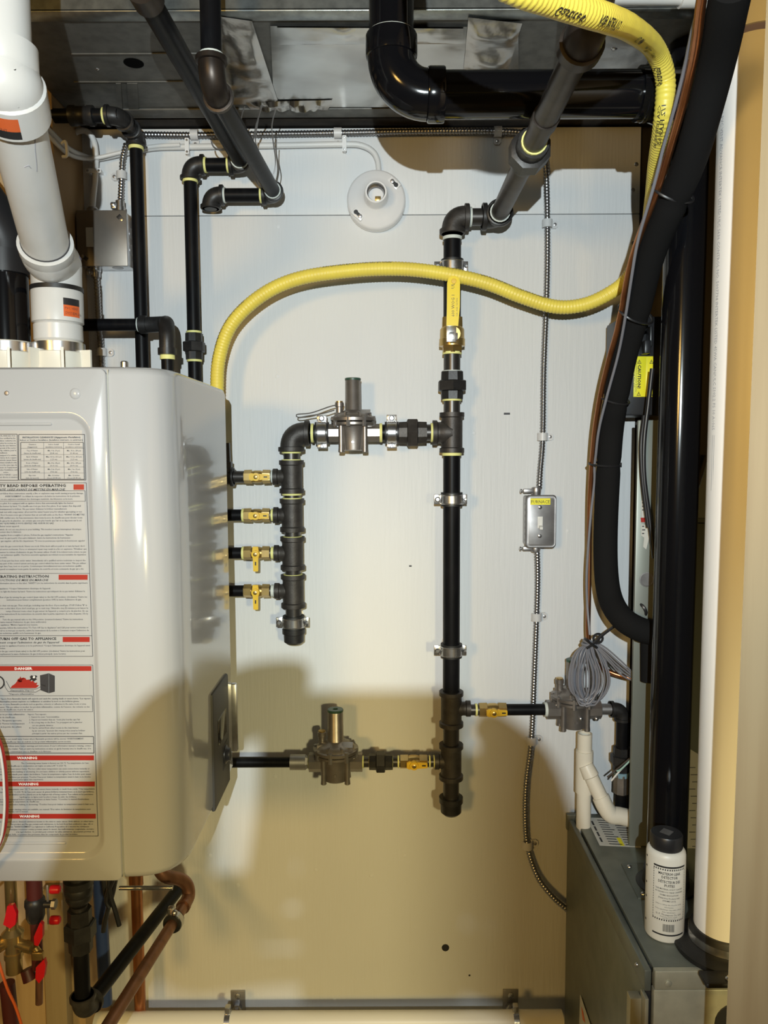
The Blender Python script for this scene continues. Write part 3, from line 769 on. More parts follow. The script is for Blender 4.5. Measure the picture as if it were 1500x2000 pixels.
# pipe D: short run from behind the vents, elbow, down into the heater
D1 = W(318, 634, .125); D0 = W(148, 628, .125); D0.z = D1.z
rD = rad(11.8, D1)
tD = thing('black_pipe', 'black pipe from behind the white vent crossing in front, elbowing down into the heater', 'pipe', D1)
part('pipe', tD, 'black_pipe', cyl_(D0 - X*.1, D1 - X*.03, rD, 18))
D2 = D1 + V((rad(18, D1), -.035, -.010))
part('elbow', tD, 'iron_dark', tube_(smooth([D1 - X*.045, D1 - X*.02, D1 + V((.004, -.006, 0)), D1 + V((.014, -.026, -.004)), D2 + V((.002, -.008, -.014)), D2 + V((.002, -.009, -.05))], 5), rD*1.28, 18), lathe_(D1 - X*.03, -X, [(0, rD*1.2), (0, rD*1.48), (.012, rD*1.48), (.014, rD)], 18), lathe_(D2 + V((.002, -.009, -.04)), -Z, [(0, rD*1.2), (0, rD*1.5), (.012, rD*1.5), (.013, rD)], 18))
D3 = D2 + V((.002, -.009, -.05))
part('pipe', tD, 'black_pipe', cyl_(D3, D3 - Z*.12, rD, 18))
part('thread_sealant', tD, 'dope', tring_(D1 - X*.043, X, rD*1.05, .008)); part('thread_sealant', tD, 'tape', tring_(D3 - Z*.006, Z, rD*1.05, .009)); part('thread_sealant', tD, 'tape', tring_(D3 - Z*.052, Z, rD*1.05, .009))
# wire hangers dangling round pipe B
hw = thing('hanger_wire', 'thin twisted steel hanger wires dangling from duct beside sloping pipes', 'wire', W(520, 200, .18))
for pts in (((510, 206, .20), (503, 240, .16), (499, 275, .11), (506, 300, .08), (503, 322, .05)),
            ((512, 206, .20), (500, 245, .16), (492, 290, .09), (488, 318, .07)),
            ((539, 210, .20), (531, 245, .15), (534, 280, .12), (538, 310, .10), (536, 335, .09), (525, 352, .085), (512, 348, .08)),
            ((540, 272, .12), (540, 300, .11), (545, 330, .10), (540, 360, .08)),
            ((478, 208, .2), (473, 222, .19), (470, 240, .18))):
    part('strand', hw, 'steel_dull', tube_(resample(smooth([W(*k) for k in pts], 6), .006), .0011, 6))
part('twist', hw, 'steel_dull', ring_(W(430, 275, .11), uB, rA1*1.25, .0016, 20, 5, 0, pi*1.2), ring_(W(516, 350, .09), uB, rA1*1.15, .0016, 20, 5, 0, pi*1.2))

# ------------------------------------------------------------------ flexible metal conduit
def conduit(name, label, px_pts, r, extra=None):
    pts = resample(smooth([W(*k) for k in px_pts], 10), .0014)
    t = thing(name, label, 'conduit', pts[len(pts)//2])
    def rr(i, n): return r*(1 + .12*sin(2*pi*i*.0014/.0062))
    part('armor', t, 'armor', tube_(pts, rr, 12), angle=80)
    return t
rK = .0058
conduit('metal_conduit', 'flexible metal conduit along the wall top, bending down to the FURNACE switch box', [(272, 263, .012), (380, 264, .012), (520, 262, .012), (660, 260, .012), (820, 257, .012), (980, 257, .012), (1030, 264, .012), (1056, 288, .012), (1066, 330, .010), (1069, 437, .010), (1068, 560, .010), (1062, 720, .010), (1060, 853, .010), (1055, 920, .014), (1053, 956, .022)], rK)
conduit('metal_conduit', 'flexible metal conduit from the FURNACE switch box down to the furnace corner', [(1049, 1074, .022), (1050, 1130, .014), (1048, 1205, .010), (1043, 1330, .010), (1038, 1445, .010), (1028, 1530, .012), (1026, 1600, .012), (1031, 1655, .012), (1050, 1712, .020), (1080, 1752, .030), (1112, 1780, .034)], rK)
conduit('metal_conduit', 'short flexible metal conduit rising from the junction box top', [(247, 282, .03), (240, 310, .014), (238, 343, .010), (236, 385, .014), (235, 408, .022)], rK)
conduit('metal_conduit', 'short flexible metal conduit below the junction box, going behind heater', [(187, 530, .026), (190, 570, .016), (194, 640, .012), (198, 690, .010), (202, 800, .012)], rK)
def strap(label, px, py, ang=0, d=.010, w=15, m='clip', group='plastic straps holding the metal conduits', k=1.0):
    """one-hole plastic strap; ang = direction of its screw tab (0 right, 90 up)"""
    p = W(px, py, d); a = radians(ang); e = X*cos(a) + Z*sin(a); f = -X*sin(a) + Z*cos(a)
    t = thing('conduit_strap', label, 'strap', p, group)
    u = rad(1, p)*k; prof = []
    for i in range(9):
        q = pi*i/8; prof.append(p - e*(cos(q)*8.2*u) - Y*(sin(q)*8.2*u))
    outer = [p + (v - p)*1.22 for v in prof]
    ring = prof + outer[::-1]
    part('saddle', t, m, prism_([v - f*w/2*u for v in ring], f*w*u))
    tab = V((p.x, -.0005, p.z)) + e*15*u
    part('tab', t, m, prism_([tab - e*8*u - f*w/2*u, tab + e*3*u - f*w/2*u, tab + e*7*u - f*w*.28*u, tab + e*7*u + f*w*.28*u, tab + e*3*u + f*w/2*u, tab - e*8*u + f*w/2*u], -Y*.0045))
    part('screw', t, 'steel_dull', lathe_(tab - Y*.004 + e*1*u, -Y, [(0, 3.6*u), (.0014, 3.2*u), (.002, 1.5*u), (.002, .0001)], 10))
    return t
strap('plastic conduit strap on the top conduit above the sloping black pipes', 380, 263, -90)
strap('plastic conduit strap on the top conduit above the lampholder cable', 660, 260, -90)
strap('plastic conduit strap on the top conduit in the shade of the black vent', 972, 257, -90)
strap('plastic conduit strap on the right conduit level with the riser top elbow', 1069, 437, 0)
strap('plastic conduit strap on the right conduit above the FURNACE switch box', 1059.5, 853, 0)
strap('plastic conduit strap between the FURNACE switch box and right regulator', 1048, 1205, 0)
strap('plastic conduit strap just below the black branch pipe to the furnace', 1038, 1446, 0)
strap('lowest plastic conduit strap on the wall beside the furnace', 1030, 1650, 0)
strap('plastic conduit strap above the steel junction box', 237.5, 343, 180)
strap('plastic conduit strap just above the heater beside the black pipe', 198, 688, 0)

# ------------------------------------------------------------------ white cables
def cable(name, label, px_pts, rx, m='cable', step=.006):
    pts = resample(smooth([W(*k) for k in px_pts], 10), step)
    return solo(name, label, 'cable', m, tube_(pts, rx, 10))
cable('white_cable', 'white cable running across the wall top and curving down into the lampholder', [(60, 225, .16), (90, 250, .15), (128, 287, .10), (160, 304, .03), (186, 310, .012), (240, 300, .010), (300, 289, .009), (370, 287, .009), (480, 285, .009), (560, 284, .009), (672, 282, .009), (705, 284, .009), (728, 296, .009), (738, 316, .009), (740, 345, .012)], .0058)
cable('white_cable', 'second white cable beside the white vent, sagging toward the wall corner', [(62, 235, .175), (92, 262, .165), (128, 297, .115), (158, 309, .045), (190, 308, .026), (240, 297, .018), (300, 286, .016), (352, 283, .016)], .0040)
cable('white_cable', 'short white cable looping from wall top down into the junction box', [(140, 268, .02), (150, 257, .028), (168, 256, .030), (182, 272, .025), (187, 300, .024), (186, 345, .012), (182, 385, .018), (180, 412, .030)], .0060)
def staple(label, px, py, ang, d=.010):
    p = W(px, py, d); a = radians(ang); e = X*cos(a) + Z*sin(a); f = -X*sin(a) + Z*cos(a); u = rad(1, p)
    t = thing('cable_staple', label, 'staple', p, 'white cable staples')
    q = [(-14, -4), (14, -4), (15, -3), (15, 3), (14, 4), (-14, 4), (-15, 3), (-15, -3)]
    part('bridge', t, 'clip_white', prism_([p - Y*.0055 + e*x*u + f*y*u for x, y in q], -Y*.003))
    for s in (-1, 1):
        part('leg', t, 'clip_white', boxpp_(p - Y*.006 + e*(s*11 - 2.5)*u - f*2.5*u, V((p.x, 0, p.z)) + e*(s*11 + 2.5)*u + f*2.5*u))
        part('nail', t, 'zinc', lathe_(p - Y*.0085 + e*s*11*u, -Y, [(0, 2.6*u), (.001, 2*u), (.0011, .0001)], 8))
staple('white cable staple left of the upper sloping black pipes', 367, 288, 90)
staple('white cable staple on the cable just left of the lampholder bend', 673, 283, 90)
staple('white cable staple above the steel junction box', 185, 336, 0, .012)
clipo = solo('cable_clip', 'small white cable clip on the dark wood left of junction box', 'clip', 'clip_white', tube_(smooth([W(121, 280, .145), W(128, 277, .15), W(131, 295, .15), W(130, 305, .145), W(122, 306, .142)], 5), .0028, 8))

# ------------------------------------------------------------------ lampholder
pl = W(735, 397, 0); ul = rad(1, pl)
lh = thing('lampholder', 'round white porcelain lampholder without a bulb on the wall', 'light fixture', pl)
part('base', lh, 'porcelain', lathe_(pl, -Y, [(0, 56*ul), (.006, 57*ul), (.020, 56.5*ul), (.024, 55*ul), (.026, 52*ul), (.030, 40*ul), (.036, 28*ul), (.042, 22*ul), (.043, 21.2*ul)], 48))
part('socket', lh, 'porcelain', lathe_(pl - Y*.040, -Y, [(0, 24*ul), (.004, 21.5*ul), (.028, 21*ul), (.030, 20*ul), (.030, 17*ul), (.0, 16*ul), (.0, .001)], 32))
part('screw_shell', lh, 'zinc', lathe_(pl - Y*.041, -Y, [(0, 15.6*ul)] + [(.002 + .0012*i, (15.2 + .7*(i % 2))*ul) for i in range(20)], 28, 0, False))
part('insert', lh, 'porcelain', lathe_(pl - Y*.045, -Y, [(0, 14.5*ul), (.001, 14*ul), (.001, .001)], 24))
part('contact', lh, 'brass', boxpp_(pl + V((-2*ul, -.047, -12*ul)), pl + V((9*ul, -.054, -3*ul)), .001))
for s, (px, py) in ((1, (769, 368)), (-1, (700, 426))):
    c = pl + V(((px - 735)*ul, -.0255, (397 - py)*ul))
    rot = Matrix.Rotation(radians(-40 if 1 else 0), 3, 'Y') @ Matrix.Rotation(0, 3, 'X')
    rot = Matrix.Rotation(radians(42), 3, 'Y')
    tb = part('screw_pad', lh, 'porcelain', box_(c, (26*ul, .009, 15*ul), .0022, rot))
    part('slot', tb, 'ink', box_(c - Y*.0046, (11*ul, .0006, 6*ul), .0002, rot), lathe_(c - Y*.0043 + V((s*4*ul, 0, -s*4*ul)), -Y, [(0, 4.3*ul), (.0006, 4.3*ul), (.0007, .0001)], 14))
    part('screw', tb, 'steel_dull', lathe_(c - Y*.0048 + V((-3*ul*s, 0, 3*ul*s)) if s > 0 else c - Y*.0048 + V((4*ul, 0, -4*ul)), -Y, [(0, 4.2*ul), (.0014, 3.6*ul), (.002, 1.5*ul), (.002, .0001)], 10))

# ------------------------------------------------------------------ junction box upper left
j0, j1 = W(148, 411, .055), W(250, 520, .055); uj = rad(1, j0)
jb = thing('junction_box', 'square steel junction box with a brownish cover upper left on the wall', 'electrical box', V(((j0.x + j1.x)/2, -.03, (j0.z + j1.z)/2)))
part('box', jb, 'zinc', boxpp_(V((j0.x + .001, 0, j0.z - .002)), V((j1.x - .001, -.053, j1.z + .003)), .003))
part('cover', jb, 'box_steel', boxpp_(V((j0.x, -.053, j0.z)), V((j1.x, -.0568, j1.z)), .0015))
fj = plane_fn(V((j0.x, -.057, j0.z)))
for (x, y, a) in ((85, 13, -40), (17, 92, 40)):
    c = V((j0.x + x*uj, -.0572, j0.z - y*uj))
    part('screw_slot', jb, 'ink', box_(c, (9*uj, .0008, 7*uj), .0003, Matrix.Rotation(radians(a), 3, 'Y')))
    part('screw', jb, 'zinc', lathe_(c + V((5*uj, 0, -5*uj)) if x > 50 else c + V((-5*uj, 0, 4*uj)), -Y, [(0, 4*uj), (.0016, 3.4*uj), (.002, .0001)], 10))
part('paper_scrap', jb, 'sticker', boxpp_(V((j0.x + 19*uj, -.0568, j0.z - 33*uj)), V((j0.x + 33*uj, -.0572, j0.z - 70*uj))), label='faded paper scrap on the cover')
for y, dy in ((38, -.028), (70, -.028)):
    part('knockout', jb, 'steel_dull', lathe_(V((j1.x - .0012, dy, j0.z - y*uj)), X, [(0, 11*uj), (.001, 11*uj), (.0012, 9.5*uj), (.0008, 9*uj), (.0008, .0001)], 20))
part('knockout', jb, 'steel_dull', lathe_(V((j0.x + 70*uj, -.028, j1.z + .0035)), -Z, [(0, 11*uj), (.001, 11*uj), (.0012, 9.5*uj), (.0008, .0001)], 20))
part('connector', jb, 'steel_dull', lathe_(W(181, 413, .03), Z, [(-.006, .011), (.004, .0115), (.007, .009), (.007, .0065)], 14))
for (px, py, s) in ((235, 407, 1), (187, 528, -1)):
    c = W(px, py, .026)
    part('connector', jb, 'zinc', lathe_(c - Z*s*.006, Z*s, [(0, .0105), (.008, .0105), (.009, .009), (.02, .009), (.02, .0065)], 14), box_(c + V((-.011, -.002, s*.004)), (.012, .012, .013), .002))
    part('screw', jb, 'zinc', lathe_(c + V((-.012, -.007, s*.005)), -Y, [(0, .0042), (.004, .0042), (.005, .002), (.005, .0001)], 10))

# ------------------------------------------------------------------ FURNACE switch box
f0, f1 = W(1027, 967, .050), W(1086, 1070, .050); uf = rad(1, f0)
sb = thing('switch_box', 'steel FURNACE switch box with a yellow label and white toggle', 'switch', V(((f0.x + f1.x)/2, -.03, (f0.z + f1.z)/2)))
part('box', sb, 'steel_dull', boxpp_(V((f0.x + .003, 0, f0.z - .003)), V((f1.x - .003, -.046, f1.z + .003)), .004))
for i in range(7):
    part('punched_hole', sb, 'ink', boxpp_(V((f0.x + .0028, -.026, f0.z - (16 + i*12)*uf)), V((f0.x + .0034, -.036, f0.z - (21 + i*12)*uf))))
def rrect(x0, x1, z0, z1, r, y, n=5):
    out = []
    for cx, cz, a0 in ((x1 - r, z1 - r, 0), (x0 + r, z1 - r, pi/2), (x0 + r, z0 + r, pi), (x1 - r, z0 + r, 3*pi/2)):
        for k in range(n + 1):
            a = a0 + pi/2*k/n; out.append(V((cx + r*cos(a), y, cz + r*sin(a))))
    return out
def loops_(*L, cap0=True, cap1=True):
    def op(bm):
        R_ = [[bm.verts.new(p) for p in l] for l in L]; n = len(L[0])
        for a, b in zip(R_, R_[1:]):
            for k in range(n): bm.faces.new((a[k], a[(k+1) % n], b[(k+1) % n], b[k]))
        if cap0: bm.faces.new(R_[0])
        if cap1: bm.faces.new(R_[-1][::-1])
    return op
x0, x1, z1, z0 = f0.x, f1.x, f0.z, f1.z
part('cover_plate', sb, 'steel_dull', loops_(rrect(x0, x1, z0, z1, .007, -.045), rrect(x0, x1, z0, z1, .007, -.0475), rrect(x0 + .002, x1 - .002, z0 + .002, z1 - .002, .007, -.0500), rrect(x0 + .0045, x1 - .0045, z0 + .0045, z1 - .0045, .006, -.0495), rrect(x0 + .006, x1 - .006, z0 + .006, z1 - .006, .005, -.0502)))
def fs(x, y, d): return V((x0 + (x - 1027)*uf, -d, z1 - (y - 967)*uf))
yl = part('name_label', sb, 'caution', boxpp_(fs(1036, 973.5, .0502), fs(1075, 986, .0506)), label='yellow label reading FURNACE')
part('lettering', yl, 'ink', text_('FURNACE', plane_fn(fs(1037.2, 983.2, .0508)), 8.8*uf, width=36.5*uf))
for y in (991, 1047.5): part('screw', sb, 'zinc', lathe_(fs(1055, y, .0502), -Y, [(0, 4*uf), (.0012, 3.6*uf), (.0020, 1.8*uf), (.002, .0001)], 14))
part('toggle_frame', sb, 'wire_white', boxpp_(fs(1050.5, 1009, .0500), fs(1060.5, 1032, .0512), .0004))
part('toggle', sb, 'wire_white', prism_([fs(1052, 1012, .051), fs(1059, 1012, .051), fs(1059, 1031, .051), fs(1052, 1031, .051)], V((0, -.001, 0))), prism_([fs(1053, 1026, .051), fs(1059, 1026, .051), fs(1059, 1031, .051), fs(1053, 1031, .051)], V((0, -.009, -.003))))
for (y, s) in ((960, 1), (1075, -1)):
    c = fs(1052, y, .024)
    part('connector', sb, 'steel_dull', lathe_(c - Z*s*.009, Z*s, [(0, .009), (.006, .010), (.010, .0105), (.016, .009), (.017, .0065)], 14), box_(c + V((-.016, -.002, 0)), (.022, .009, .009), .002))
    part('clamp_screw', sb, 'zinc', lathe_(c + V((-.020, -.003, 0)), -X, [(0, .0022), (.010, .0022), (.010, .0046), (.013, .0046), (.014, .001)], 10))
# ------------------------------------------------------------------ wall-hung water heater
dF = .565; dR = .20
zt = W(100, 715, dF).z; zb = W(100, 1722, dF).z
xs = W(225, 1220, dF).x                 # seam between front cover and wrap-round side
xr = xs + .082                          # right side plane
xl = xr - .44                           # left side
yf, yr = -dF, -dR
wh = thing('water_heater', 'white wall-hung tankless water heater with warning labels, cut by the left edge', 'water heater', V(((xl + xr)/2, (yf + yr)/2, zb)))
def plan(inset, z, rear=0):
    """rounded footprint of the casing, counter-clockwise from rear right"""
    P = [V((xr - inset, yr, z))]
    a, b = .082 - inset, .088 - inset
    for k in range(13):
        t = pi/2*k/12
        P.append(V((xr - .082 + a*cos(t)**.72 if cos(t) > 1e-6 else xr - .082, yf + .088 - b*sin(t)**.72 if sin(t) > 1e-6 else yf + .088, z)))
    for k in range(9):
        t = pi/2 + pi/2*k/8
        P.append(V((xl + .06 + (.06 - inset)*cos(t), yf + .06 - (.06 - inset)*sin(t), z)))
    P.append(V((xl + inset, yr, z)))
    return P
def loopz(*L):
    def op(bm):
        R_ = [[bm.verts.new(p) for p in l] for l in L]; n = len(L[0])
        for a, b in zip(R_, R_[1:]):
            for k in range(n): bm.faces.new((a[k], a[(k+1) % n], b[(k+1) % n], b[k]))
        bm.faces.new(R_[0]); bm.faces.new(R_[-1][::-1])
    return op
part('casing', wh, 'enamel', loopz(plan(.016, zb), plan(.010, zb + .0012), plan(.004, zb + .005), plan(0, zb + .014), plan(0, zt - .012), plan(.004, zt - .004), plan(.010, zt - .0008), plan(.014, zt)), angle=50)
# front cover with its recessed panel
yc = yf - .0065
xc0 = xl + .062
def fr(px, py): return W(px, py, -yc)
RX = W(197, 1220, -yc).x; RZ1 = W(80, 800, -yc).z; RZ0 = W(80, 1685, -yc).z
RX0 = xl + (xr - xl)*.14
def rr_(i, y, r): return rrect(RX0 + i, RX - i, RZ0 + i, RZ1 - i, r, y, 8)
def outer(i, y):
    n = 36; R_ = rrect(xc0 + i, xs - i, zb + .004 + i, zt - .004 - i, .010, y, 8); return R_
part('front_cover', wh, 'enamel', loops_(outer(0, yf + .003), outer(0, yc + .0015), outer(.0015, yc), rr_(0, yc, .034), rr_(.003, yc - .0018, .032), rr_(.006, yc - .0012, .030), rr_(.011, yc + .004, .026), rr_(.014, yc + .0048, .024), cap0=False), angle=50)
part('seam_gap', wh, 'seam', boxpp_(V((xs - .0002, yf - .0006, zb + .006)), V((xs + .0016, yf + .004, zt - .005))))
yp = yc + .0048                          # recessed panel face
dP = -yp
def on(px, py, o=.0004): return W(px, py, dP + o)
part('screw', wh, 'steel_dull', lathe_(fr(13, 768), -Y, [(0, .0034), (.001, .003), (.0014, .0012), (.0014, .0001)], 12))
part('dimple', wh, 'enamel', lathe_(fr(147, 769), -Y, [(0, .0075), (.0012, .0065), (.0020, .004), (.0020, .0001)], 20))
part('crease', wh, 'enamel', lathe_(on(-60, 829, 0) , X, [(0, .001), (.004, .0022), (on(100, 829).x - on(-60, 829).x, .0022), (on(102, 829).x - on(-60, 829).x, .0005)], 10))
part('crease', wh, 'enamel', lathe_(on(-60, 1647, 0), X, [(0, .001), (.004, .0022), (on(128, 1647).x - on(-60, 1647).x, .0022), (on(130, 1647).x - on(-60, 1647).x, .0005)], 10))
u1 = rad(1, on(100, 1000))
sheets = part('label_sheet', wh, 'label', boxpp_(on(-210, 842, 0), on(176, 1288, .0003)), boxpp_(on(-210, 1297, 0), on(186, 1637, .0003)), label='printed safety notices covering the front')
def line_(px0, py0, px1, py1, w=1.0):
    a, b = on(px0, py0, .0006), on(px1, py1, .0006)
    dx = V((w*u1/2, 0, 0)) if abs(py1 - py0) > abs(px1 - px0) else V((0, 0, w*u1/2))
    return poly_([a - dx, b - dx, b + dx, a + dx])
def rbox(x0, x1, y0, y1, w=1.0, top_dx=0.0):
    return [line_(x0, y0, x1, y0, w), line_(x0, y1, x1 + top_dx, y1, w), line_(x1, y0, x1 + top_dx, y1, w)] + ([line_(x0, y0, x0, y1, w)] if x0 > -100 else [])
ops = []
ops += rbox(-180, 33.5, 848, 938, 1.2, 2) + rbox(36.5, 165, 848.5, 937.5, 1.2, 2.5) + rbox(40.5, 162.5, 864, 936, 1.2, 2.5)
for y in (875.4, 887.8, 900, 912, 923.8): ops.append(line_(41, y, 164, y, .5))
for x in (85, 124): ops.append(line_(x, 864, x + 1.5, 936, .5))
ops += rbox(-180, 168.5, 943, 1282, 1.0, 12.5) + [line_(-180, 1120, 175, 1120, .9), line_(-180, 1241.5, 179.5, 1241.5, .9)] + rbox(-180, 166, 958.5, 979, .8, .6)
ops += rbox(-180, 181, 1299, 1633, 1.0, 10.5) + rbox(-180, 180, 1359, 1390, .9, 1) + rbox(-180, 182.5, 1438.5, 1471, 1.4, 1) + [line_(-180, 1452.5, 183, 1452.5, 1.2)]
flat('border_lines', sheets, 'ink_soft', *ops)
# red bands
bands = [(143.5, 164, 946, 956.5), (114.5, 171, 1122.5, 1132.5), (122.5, 175, 1244, 1254)]
full = [(1301, 1310.5, 178.5, 46, 'DANGER'), (1475.5, 1485, 183.5, 53, 'WARNING'), (1526.5, 1536, 185, 55.5, 'WARNING'), (1589.5, 1599, 187, 57.5, 'WARNING')]
for a in bands: flat('red_band', sheets, 'red', poly_([on(a[0], a[3], .0006), on(a[1], a[3], .0006), on(a[1], a[2], .0006), on(a[0], a[2], .0006)]))
for y0, y1, xr_, tx, s in full: flat('red_band', sheets, 'red', poly_([on(-170, y1, .0006), on(xr_, y1, .0006), on(xr_, y0, .0006), on(-170, y0, .0006)]))
for y0, y1, xr_, tx, s in full: flat('band_lettering', sheets, 'white_ink', text_(s, plane_fn(on(tx, y1 - 2.3, .0009)), 7.0*u1, 'c', width=(35 if s == 'DANGER' else 40)*u1, bold=.03))
def tline(s, xr_, y, size=4.5, bold=0, shear=0, al='r', width=None):
    return text_(s, plane_fn(on(xr_, y + 1.6, .0008)), size*u1, al, None if width is None else width*u1, max(bold, .008), shear)
T = []
# headings
T += [tline('FOR YOUR SAFETY READ BEFORE OPERATING', 128.5, 949.0, 7.4, .03, width=198), tline('POUR VOTRE SÉCURITÉ, LISEZ AVANT DE METTRE EN MARCHE', 127.5, 956.3, 5.9, .012, .25, width=186),
      tline('OPERATING INSTRUCTION', 95, 1126.5, 7.2, .03, width=111), tline('INSTRUCTIONS DE MISE EN MARCHE', 95, 1133.2, 5.8, .012, .25, width=113),
      tline('TO TURN OFF GAS TO APPLIANCE', 110, 1248.0, 7.0, .03, width=128), tline("Comment couper l'admission de gaz de l'appareil", 116, 1254.6, 5.4, .014, .25, width=133)]
flat('heading_lettering', sheets, 'ink', *T)
B = []
tt = [('INSTALLATION CLEARANCES (dégagements d\'installation)', 45, 157, 853.8, .02), ('Indoor or Outdoor Installation (Installation intérieure ou extérieure)', 40, 162, 859, 0)]
for s, a, b, y, bo in tt: B.append(tline(s, b, y, 4.6, bo, 0, 'r', b - a))
rows_ = [('Clearance', '(dégagement)', 'Indoor Install.', '(installation intérieure)', 'Outdoor Install.', '(installation extérieure)'),
         ('Top of Heater', '(dessus du chauffe-eau)', 'Min. 9 in. (9 po)', '(22.86 cm)', 'Min. 36 in. (36 po)', '(91.44 cm)'),
         ('Back of Heater', '(arrière du chauffe-eau)', 'Max. 0.5 in. (0.5 po)', '(1.27 cm)', 'Max. 0.5 in. (0.5 po)', '(1.27 cm)'),
         ('Front of Heater', '(avant du chauffe-eau)', 'Min. 4 in. (4 po)', '(10.16 cm)', 'Min. 24 in. (24 po)', '(60.96 cm)'),
         ('Side of Heater', '(côté du chauffe-eau)', 'Min. 3 in. (3 po)', '(7.62 cm)', 'Min. 3 in. (3 po)', '(7.62 cm)'),
         ('Pipe runs', '(tube de raccord)', 'Min. 12 inches', '(12 po) (30.48 cm)', 'Min. 12 inches', '(12 po) (30.48 cm)')]
for i, rw in enumerate(rows_):
    y = 867.6 + i*12.1
    for k, cx in ((0, 63), (2, 105), (4, 144.5)):
        B.append(tline(rw[k], cx, y, 3.7, 0, 0, 'c')); B.append(tline(rw[k+1], cx, y + 5, 3.5, 0, 0, 'c'))
L1 = ['For operation at altitudes above 2000 ft, ANSI Z21.10.3,', 'appliance must be installed as certified by the', 'local codes. Toute installation conforme à la', 'présente notice, et selon les normes en', 'vigueur by the user features', 'without the approval of the sector', 'local code authority, relation, pour le', 'installateur.', 'The appliance, if equipped of a suitable', 'relief valve, device de la coupure', 'dommages matériels. Jamais fumer', 'Manual systems installed in the', 'system is in the same type de', "fuel system fournisseur de l'équipement", 'respective l\'installation, and', 'notice.', "NE PAS INTERFERE À L'USAGE — pour", 'tous les modèles à évent directe et situation']
for i, s in enumerate(L1): B.append(tline(s, 30 + i*.25 - (17 if len(s) < 16 else 0), 850.8 + i*4.75, 3.8))
